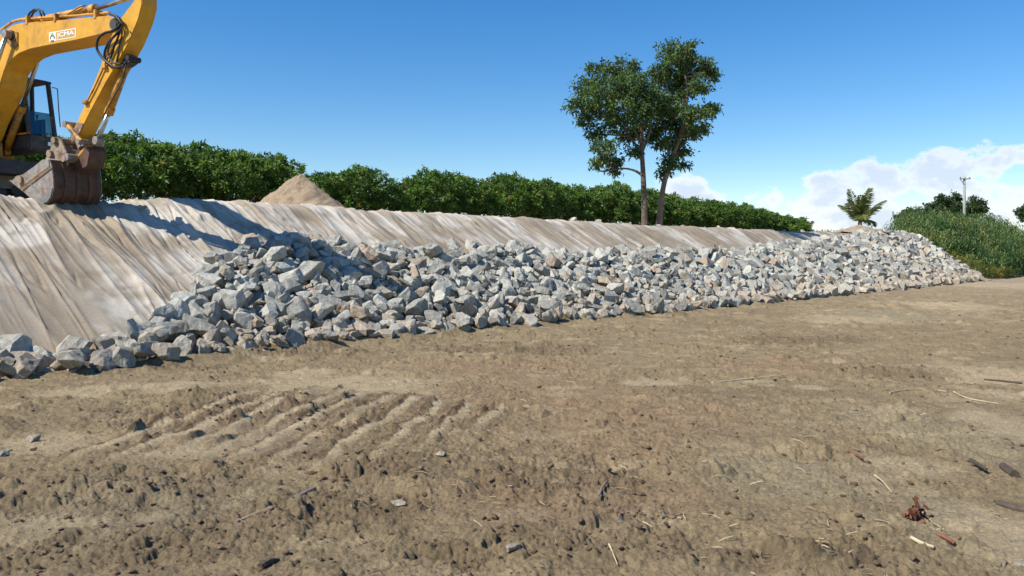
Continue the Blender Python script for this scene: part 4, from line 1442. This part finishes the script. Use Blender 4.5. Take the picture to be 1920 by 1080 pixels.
# distant trees behind the reeds
for (lab, bl, tp, Y_) in [
    ("low dark tree at the left foot of the green rise", [(1690, 408, 10), (1705, 402, 11), (1722, 400, 11), (1735, 396, 9), (1712, 410, 10)], [(1712, 430), (1712, 410), (1710, 402)], 82),
    ("rounded dark tree left of the power pole", [(1745, 392, 12), (1762, 384, 13), (1778, 380, 12), (1792, 386, 12), (1770, 396, 14), (1750, 402, 10), (1785, 398, 12), (1765, 374, 8)], [(1768, 430), (1768, 400), (1768, 380)], 84),
    ("wispy little tree top left of the power pole", [(1790, 366, 5), (1796, 370, 5), (1802, 392, 10), (1812, 398, 10)], [(1800, 420), (1796, 390), (1794, 368)], 86),
    ("small dark tree right of the power pole", [(1828, 376, 9), (1838, 386, 10), (1826, 390, 10), (1842, 392, 7), (1820, 398, 10), (1834, 400, 11)], [(1831, 425), (1830, 395), (1829, 378)], 84),
    ("dark tree cut by the right edge of the frame", [(1915, 396, 9), (1922, 404, 12), (1930, 392, 12)], [(1925, 430), (1923, 405), (1920, 396)], 84)]:
    clump_tree("bushy_tree", lab, bl, tp, [], Y_, "tree", hash(lab) % 1000 if False else len(lab), leaf=.30, dens=.5, trunk_r=.12, group="trees behind the reeds", tone=(.03, .055, .02), tone2=(.07, .11, .035))

# ------------------------------------------------------------------ palm
def palm():
    b = at(1612, 433, 56.0)
    e = empty("coconut_palm", (b.x, b.y, 3.2)); tag(e, "young coconut palm with arching fronds standing on the brow", "palm tree")
    bm = bmesh.new(); tube(bm, [(0, 0, -.2), (.02, 0, .3), (.0, 0, .75)], [.22, .17, .13], 12); obj("trunk", bm, M_BARK2, e)
    g = np.random.default_rng(3)
    n = 17
    for k in range(n):
        a = k * 2.4 + g.uniform(-.2, .2); el = math.radians(90 - 52 * (k / n) ** 1.2 + g.uniform(-14, 12)); Ln = g.uniform(1.8, 2.7)
        p = np.array([0, 0, .65]); d = np.array([math.cos(a) * math.cos(el), math.sin(a) * math.cos(el), math.sin(el)])
        P = [p.copy()]; dd = d.copy(); seg = 14
        for i in range(seg):
            dd = dd + np.array([0, 0, -.045 - .09 * (i / seg)]) * (1.4 - math.sin(el) * .7); dd /= np.linalg.norm(dd); p = p + dd * Ln / seg; P.append(p.copy())
        bmf = bmesh.new(); tube(bmf, [tuple(q) for q in P], list(np.linspace(.028, .006, len(P))), 5)
        Vv, Ff = [], []
        me0 = bpy.data.meshes.new("t"); bmf.to_mesh(me0); bmf.free()
        V0 = np.empty(len(me0.vertices) * 3, np.float32); me0.vertices.foreach_get('co', V0); V0 = V0.reshape(-1, 3)
        F0 = [list(q.vertices) for q in me0.polygons if len(q.vertices) == 4]; bpy.data.meshes.remove(me0)
        C0, D0, L0 = [], [], []
        sidev = np.cross(d, [0, 0, 1.0]); sidev = sidev / (np.linalg.norm(sidev) + 1e-6)
        for i in range(44):
            f = .14 + .85 * i / 44; q = f * seg; i0_ = min(seg - 1, int(q)); pt = P[i0_] + (P[i0_ + 1] - P[i0_]) * (q - i0_); tg = P[i0_ + 1] - P[i0_]; tg /= np.linalg.norm(tg)
            for sg in (-1, 1):
                v = sidev * sg * .8 + tg * .75 + np.array([0, 0, -.25 + g.uniform(-.2, .1)])
                C0.append(pt); D0.append(v); L0.append(.62 * math.sin(math.pi * (f * .8 + .14)) + .06)
        C0 = np.array(C0); D0 = np.array(D0); L0 = np.array(L0)
        t_ = g.random(len(C0)); col = np.array([.07, .10, .03]) + np.array([.15, .15, .045]) * t_[:, None]
        if k % 6 == 2: col = col * np.array([1.6, 1.3, 1.0])
        V, Fc, Cc = leaf_batch(C0, D0, L0 * 1.1, .065, col, seed=k)
        V = np.concatenate([V, V0]); Fc = np.concatenate([Fc, np.array(F0) + len(Cc)]); Cc = np.concatenate([Cc, np.ones((len(V0), 3)) * [.16, .17, .05]])
        link("frond", np_mesh("frond", V, Fc, Cc), M_LEAF, e)


palm()

# ------------------------------------------------------------------ power pole
pb_ = at(1808, 420, 78.0)
pole = empty("power_pole", (pb_.x, pb_.y, 1.5)); tag(pole, "pale timber power pole with one crossarm rising above the reeds", "power pole")
ptop = at(1804.5, 331, 78.0).z - 1.5
bm = bmesh.new(); tube(bm, [(.15, 0, 0), (0, 0, ptop * .5), (-.1, 0, ptop)], [.16, .14, .11], 14); obj("post", bm, M_POLE, pole, True)
bm = bmesh.new(); box(bm, (-.60, -.17, ptop - .28), (.42, -.08, ptop - .19)); xa = obj("crossarm", bm, M_WOOD, pole)
for x_ in (-.55, .36):
    bm = bmesh.new(); tube(bm, [(x_, -.13, ptop - .19), (x_, -.13, ptop - .10), (x_, -.13, ptop - .06)], [.03, .05, .04], 8); obj("insulator", bm, M_DGREY, xa)
bm = bmesh.new(); tube(bm, [(-.55, -.13, ptop - .3), (-.1, -.1, ptop - .8)], .025, 6); obj("brace", bm, M_DGREY, pole)

# ------------------------------------------------------------------ reeds and grass on the rise beside the bank
def blades(name, pts, H_, Wd_, cols, seed, label, cat, bend=.6, per=7, segs=3, mat=None):
    """tufts of arching leaves; pts (n,3) ground points"""
    g = np.random.default_rng(seed)
    n = len(pts)
    hgt = np.repeat(H_ * g.uniform(.65, 1.15, n), per)
    base = np.repeat(pts, per, 0)
    f0 = g.uniform(.05, .8, n * per)
    root = base + g.normal(size=base.shape) * np.array([.16, .16, 0]); root[:, 2] += f0 * hgt
    a = g.uniform(0, 6.283, n * per); out = np.stack([np.cos(a), np.sin(a), np.zeros_like(a)], -1)
    Ln = np.minimum(hgt * .5, 1.0) * g.uniform(.7, 1.2, n * per)
    W_ = Wd_ * g.uniform(.7, 1.3, n * per)
    side_ = np.cross(out, [0, 0, 1.0])
    rows_ = []
    P = root.copy(); el = np.radians(g.uniform(55, 85, n * per))
    for k in range(segs + 1):
        w = W_ * (1 - (k / segs) ** 1.6) * (.5 if k == 0 else 1)
        rows_.append(P + side_ * w[:, None] / 2); rows_.append(P - side_ * w[:, None] / 2)
        el = el - bend * (k + 1) * g.uniform(.5, 1.0, n * per) * .9
        P = P + (out * np.cos(el)[:, None] + np.array([0, 0, 1.0]) * np.sin(el)[:, None]) * (Ln / segs)[:, None]
    m_ = 2 * (segs + 1)
    V = np.stack(rows_, 1).reshape(-1, 3)
    st0 = np.arange(n * per) * m_
    Fc = np.concatenate([np.stack([st0 + 2 * k, st0 + 2 * k + 1, st0 + 2 * k + 3, st0 + 2 * k + 2], -1) for k in range(segs)])
    t = np.clip(np.repeat(g.random(n), per) * .5 + .5 * g.random(n * per), 0, 1)[:, None]
    c = np.array(cols[0]) + (np.array(cols[1]) - np.array(cols[0])) * t
    if len(cols) > 2:
        q = g.random(n * per) < .015; c[q] = np.array(cols[2])
    big_ = perlin(base[:, 0] * .35, base[:, 1] * .35, 171) + .6 * perlin(base[:, 0] * .9, base[:, 1] * .9, 172)
    c = c * np.clip(.95 + .55 * big_, .45, 1.5)[:, None] * np.array([1, 1, 1]); c[:, 0] *= np.clip(1 + .5 * big_, .7, 1.5)
    me = np_mesh(name, V, Fc, np.repeat(np.clip(c, 0, .6), m_, 0))
    o = link(name, me, mat or M_REED); tag(o, label, cat, kind='stuff')
    return o


def scatter(n, seed, cond, slo, shi, tlo, thi):
    g = np.random.default_rng(seed); s = g.uniform(slo, shi, n); t = g.uniform(tlo, thi, n); x, y = xy(s, t)
    k = cond(s, t, x, y); s, t, x, y = s[k], t[k], x[k], y[k]
    return np.stack([x, y, land(x, y) - .15], -1), s, t


def base_ok(s, t, x, y):
    px, py, d = project(np.stack([x, y, land(x, y)], -1))
    nz = fbm(x * .3, y * .3, 2, 160)
    return (x > 27.5 + .55 * (y - 60)) & (levee_h(s, t) > .05 + .2 * nz) & (s > 62.6 + 1.5 * nz + np.maximum(0, 5 - t) * .5)


P_, s_, t_ = scatter(9000, 21, base_ok, 62, 96, -1, 26)
hh = 1.5 + 2.0 * sstep(65, 76, s_) + .7 * perlin(P_[:, 0] * .25, P_[:, 1] * .25, 161) + .6 * perlin(P_[:, 0] * .8, P_[:, 1] * .8, 162)
blades("reeds", P_, hh, .09, [(.05, .095, .03), (.17, .24, .09), (.30, .27, .13)], 22, "tall green cane reeds covering the rise right of the bank", "reeds", per=11, bend=.85)


def grass_ok(s, t, x, y):
    nz = fbm(x * .4, y * .4, 2, 163)
    dd = np.sqrt(np.maximum(0, BW - t) ** 2 + over_end(s, t) ** 2)
    return (dd > BW - .2 - .5 * nz) & (s < 68.5 + nz) & (levee_h(s, t) > .02) & (t < 8) & (x > 26.5 + .55 * (y - 58))


P_, s_, t_ = scatter(7000, 23, grass_ok, 55, 70, -1, 9)
blades("yellow_grass", P_, np.full(len(P_), .75), .05, [(.13, .15, .035), (.27, .25, .07), (.35, .28, .12)], 24, "yellow green grass on the slope between rock bank and reeds", "grass", per=8, bend=.4)
g_ = np.random.default_rng(25)
s_ = g_.uniform(50, 63, 1600); t_ = g_.uniform(6.2, 11, 1600); k_ = (fbm(s_ * .4, t_ * .4, 2, 165) + .05 * (s_ - 55)) > 0; x_, y_ = xy(s_[k_], t_[k_])
blades("dry_grass", np.stack([x_, y_, land(x_, y_)], -1), np.full(len(x_), .5), .04, [(.14, .13, .05), (.28, .22, .09)], 26, "dry brownish grass along the brow beside the palm", "grass", per=7, bend=.4)

# ------------------------------------------------------------------ things lying on the ground
def gz(x, y): return float(ground_z(np.array([x]), np.array([y]))[0])


def stick_obj(name, px_pts, r, mat, label, cat, lift=.6, taper=.5, seg=7):
    P = [on_ground(*p) for p in px_pts]
    P = [Vector((p.x, p.y, max(gz(p.x, p.y), 0) + r * lift + .005)) for p in P]
    if len(P) == 2: P = [P[0], (P[0] + P[1]) / 2 + Vector((0, 0, r * .6)), P[1]]
    c = P[0].copy()
    sm = smooth([tuple(p - c) for p in P], 4)
    rg = random.Random(len(label))
    bm = bmesh.new(); tube(bm, sm, [r * (1 - (1 - taper) * i / (len(sm) - 1)) * rg.uniform(.85, 1.12) for i in range(len(sm))], seg)
    o = obj(name, bm, mat, None, False, c); tag(o, label, cat); return o


stick_obj("straw_stalk", [(1668, 738), (1690, 733), (1730, 731), (1775, 735)], 0.0077, M_STRAW, "long pale straw stalk, gently curved, lying at far right of the soil", "straw stalk")
stick_obj("straw_stalk", [(1788, 740), (1815, 750), (1872, 759)], 0.0091, M_STRAW, "pale straw stalk, straight and slanting down, right of the curved one", "straw stalk")
stick_obj("twig", [(1640, 893), (1655, 905), (1672, 925)], 0.0072, M_STRAW, "short pale stick left of and above the red leaf clump", "stick")
stick_obj("dead_stick", [(1708, 1015), (1728, 1022), (1752, 1030)], 0.0112, M_STRAW, "thick cut stick with pale end below the red leaf clump", "stick", taper=.8)
stick_obj("dead_stick", [(1845, 713), (1880, 716), (1916, 720)], 0.0112, M_DARKWOOD, "dark thin branch on pale sand at the right edge", "branch", taper=1.4)
stick_obj("twig", [(1727, 960), (1745, 978), (1764, 992)], .005, M_STRAW, "thin twig running right from the red leaf clump", "twig")
stick_obj("dead_stick", [(1122, 938), (1130, 922), (1138, 908)], .011, M_WOOD, "short brown stick standing up in the soil near the middle", "stick", lift=2.0)
stick_obj("twig", [(1240, 975), (1262, 970), (1286, 966)], .008, M_WOOD, "brown twig lying flat in the lower middle soil", "twig")
stick_obj("twig", [(1142, 1037), (1150, 1052), (1158, 1062)], .006, M_STRAW, "thin straw bit at the bottom middle of the soil", "straw")
stick_obj("twig", [(1335, 722), (1395, 712), (1470, 704)], 0.0144, M_STRAW, "long pale root half sunk in sand right of centre", "root", lift=.1)
stick_obj("driftwood", [(442, 985), (470, 974), (510, 966)], 0.022, M_WOOD, "long flat brown bark strip lying in the lower left soil", "bark strip", lift=.3, taper=.7)
stick_obj("driftwood", [(548, 952), (566, 936), (588, 922)], 0.029, M_WOOD, "short thick weathered log half buried above the bark strip", "log", lift=.3, taper=.8)
stick_obj("driftwood", [(488, 1074), (505, 1066), (522, 1056)], .02, M_DARKWOOD, "small dark stick at the lower left edge of the frame", "stick")
stick_obj("dead_stick", [(1820, 866), (1835, 875), (1850, 884)], 0.018, M_DARKWOOD, "short dark charred stick at right above the half-buried roots", "stick", taper=.6)
stick_obj("root_chunk", [(1880, 876), (1890, 884), (1903, 893)], 0.027, M_DARKWOOD, "dark knobbly root end poking from a hole at far right", "root", taper=1.2, lift=.2)
stick_obj("root_chunk", [(1872, 950), (1895, 958), (1925, 965)], 0.022, M_DARKWOOD, "dark root chunk at the right edge beside pale sand", "root", taper=1.3, lift=.2)


def stone(px, py, r, label, sq=.6, col=(.5, .3, .62), name="stone"):
    p = on_ground(px, py); r *= .75
    me, sc_ = PROTOS[(px * 7 + py) % 28]
    o = bpy.data.objects.new(name, me); COL.objects.link(o)
    o.location = (p.x, p.y, gz(p.x, p.y) + r * .25); o.scale = (r, r * .9, r * sq); o.rotation_euler = (0, 0, px * .7)
    o.color = (*col, 1); tag(o, label, "stone"); return o


stone(826, 864, .060, "flat pale tan stone, squarish, lying above centre in the soil", .55, (.8, .2, .62))
stone(749, 960, .070, "rounded pale stone half sunk in the soil right of the bark strip", .5, (.8, .2, .62))
stone(478, 852, .030, "small round grey stone at the foot of the track ridges", .8, (.5, .1, .6))
stone(60, 826, .085, "brown lump of rock half sunk in sand left of the track ridges", .55, (.3, .3, .6))
stone(962, 1040, .070, "round tan stone at the bottom middle of the frame", .55, (.6, .1, .62))
stone(8, 852, .07, "dark lump at the left edge of the frame", .8, (.1, .1, .1))
stone(1915, 1058, .04, "grey pebble on pale sand near the bottom right corner", .6, (.3, .1, .3))
stone(1900, 1012, .03, "small dark oval pebble on pale sand, lower right", .6, (.2, .1, .2))
stone(1337, 812, .045, "small blue grey stone in the middle of the soil", .7, (.3, .0, .3))
stone(1162, 984, .032, "small dark blue grey stone in the lower middle", .7, (.1, .0, .05))

# red-brown leaf clump and bark pieces
pl = on_ground(1717, 972); g = np.random.default_rng(8)
C0 = np.array([0, 0, .02]) + g.normal(size=(60, 3)) * np.array([.025, .02, .045]); C0[:, 2] = np.abs(C0[:, 2])
V, Fc, Cc = leaf_batch(C0, ico_dirs(60, g) + np.array([0, 0, .5]), .055, .035, np.ones((60, 3)) * [.3, .1, .04], seed=2)
o = link("dead_leaf_clump", np_mesh("dead_leaf_clump", V, Fc, Cc), M_REDLEAF, None, (pl.x, pl.y, gz(pl.x, pl.y)))
tag(o, "curled red brown dead leaf clump standing up on the soil, lower right", "dead leaves")
stick_obj("bark_chip", [(1757, 1008), (1772, 1014), (1790, 1022)], 0.0140, M_REDLEAF, "orange red bark chip right of the cut stick, bottom right", "bark chip", taper=.6, lift=.3)
stick_obj("bark_chip", [(1590, 848), (1605, 856), (1618, 862)], .012, M_REDLEAF, "reddish bark chip in the soil above the short pale stick", "bark chip", taper=.6, lift=.2)

# loose clods and straw litter
def clods():
    g = np.random.default_rng(12)
    me, sc_ = PROTOS[3]
    base = []
    for i in range(8):
        bm = bmesh.new(); bmesh.ops.create_icosphere(bm, subdivisions=1 if i % 2 else 2, radius=1)
        from mathutils import noise as mn
        for v in bm.verts: v.co *= 1 + .45 * mn.noise(v.co * 1.4 + Vector((i * 5, 0, 0))) + .18 * mn.noise(v.co * 4 + Vector((i * 9, 0, 0)))
        V = np.array([v.co[:] for v in bm.verts]); Fi = np.array([[v.index for v in f.verts] for f in bm.faces]); bm.free(); base.append((V, Fi))
    n = 9000
    r = 3.9 * (24 / 3.9) ** g.random(n); a = np.radians(g.uniform(-38, 38, n))
    x = r * np.sin(a); y = r * np.cos(a); s, t = st(x, y)
    w = .25 + patch(x, y, DAMP, fbm(x * 2, y * 2, 3, 33)) + np.clip(fbm(x * 1.3, y * 1.3, 3, 170) * 1.6, 0, 1) + .9 * rut(x, y)[1] - .3 * patch(x, y, PALE, 0 * x)
    ok = (t < -.1) & (g.random(n) < w); x, y, r = x[ok], y[ok], r[ok]; n = len(x)
    z = ground_z(x, y)
    size = .005 + .020 * g.random(n) ** 4 + .0004 * r
    Vs, Fs, Cs = [], [], []; off = 0
    ab = np.array([.205, .148, .095])
    for i in range(n):
        V, Fi = base[i % 8]; ca, sa_ = math.cos(i), math.sin(i)
        q = V * np.array([1.1, .8, .6]) * size[i]
        q = np.stack([q[:, 0] * ca - q[:, 1] * sa_, q[:, 0] * sa_ + q[:, 1] * ca, q[:, 2]], -1) + np.array([x[i], y[i], z[i] + size[i] * .3])
        Vs.append(q); Fs.append(Fi + off); off += len(V); Cs.append(np.ones((len(V), 3)) * ab * g.uniform(.65, 1.35))
    me = np_mesh("soil_clods", np.concatenate(Vs), np.concatenate(Fs), np.concatenate(Cs))
    o = link("soil_clods", me, M_SOIL); tag(o, "crumbly brown soil clods scattered over the churned ground", "clods", kind='stuff')


clods()


def litter():
    g = np.random.default_rng(14)
    n = 1700
    r = 3.9 * (15 / 3.9) ** g.random(n); a = np.radians(g.uniform(-12, 36, n) - 10 * (g.random(n) < .25))
    x = r * np.sin(a); y = r * np.cos(a); s, t = st(x, y)
    ok = (t < -.5) & (g.random(n) < .15 + np.clip(fbm(x * 1.1, y * 1.1, 3, 175) * 2.2 + .25, 0, 1)); x, y = x[ok], y[ok]; n = len(x)
    z = ground_z(x, y)
    L = .025 + .11 * g.random(n) ** 2.5; an = g.uniform(0, 6.283, n); w = g.uniform(.0014, .0030, n); el = g.normal(0, .22, n)
    bm_V, F_, C_ = [], [], []
    dx = np.stack([np.cos(an) * np.cos(el), np.sin(an) * np.cos(el), np.sin(el)], -1)
    sd = np.stack([-np.sin(an), np.cos(an), 0 * an], -1)
    c = np.stack([x, y, z + .010], -1); up = np.array([0, 0, 1.0])
    mid = c + np.stack([0 * an, 0 * an, L * .06], -1) + sd * (g.normal(0, .08, n) * L)[:, None]
    ends = [c - dx * (L / 2)[:, None], mid, c + dx * (L / 2)[:, None]]
    V = []
    for e_ in ends:
        V += [e_ + sd * w[:, None], e_ - sd * w[:, None], e_ + up * w[:, None] * 1.6]
    V = np.stack(V, 1).reshape(-1, 3); b = np.arange(n) * 9
    Fc = np.concatenate([np.stack([b + i + j, b + i + (j + 1) % 3, b + i + 3 + (j + 1) % 3, b + i + 3 + j], -1) for i in (0, 3) for j in range(3)])
    t_ = g.random(n)[:, None]; col = np.where(t_ < .35, np.array([.38, .31, .19]), np.where(t_ < .8, np.array([.22, .16, .10]), np.array([.08, .06, .04])))
    me = np_mesh("straw_litter", V, Fc, np.repeat(col, 9, 0))
    m, nt, b_ = new_mat("litter"); a_ = nnode(nt, 'ShaderNodeAttribute', attribute_name='Col'); nt.links.new(a_.outputs['Color'], b_.inputs['Base Color']); b_.inputs['Roughness'].default_value = .8
    o = link("straw_litter", me, m); tag(o, "bits of straw and twig strewn over the churned soil", "litter", kind='stuff')


litter()
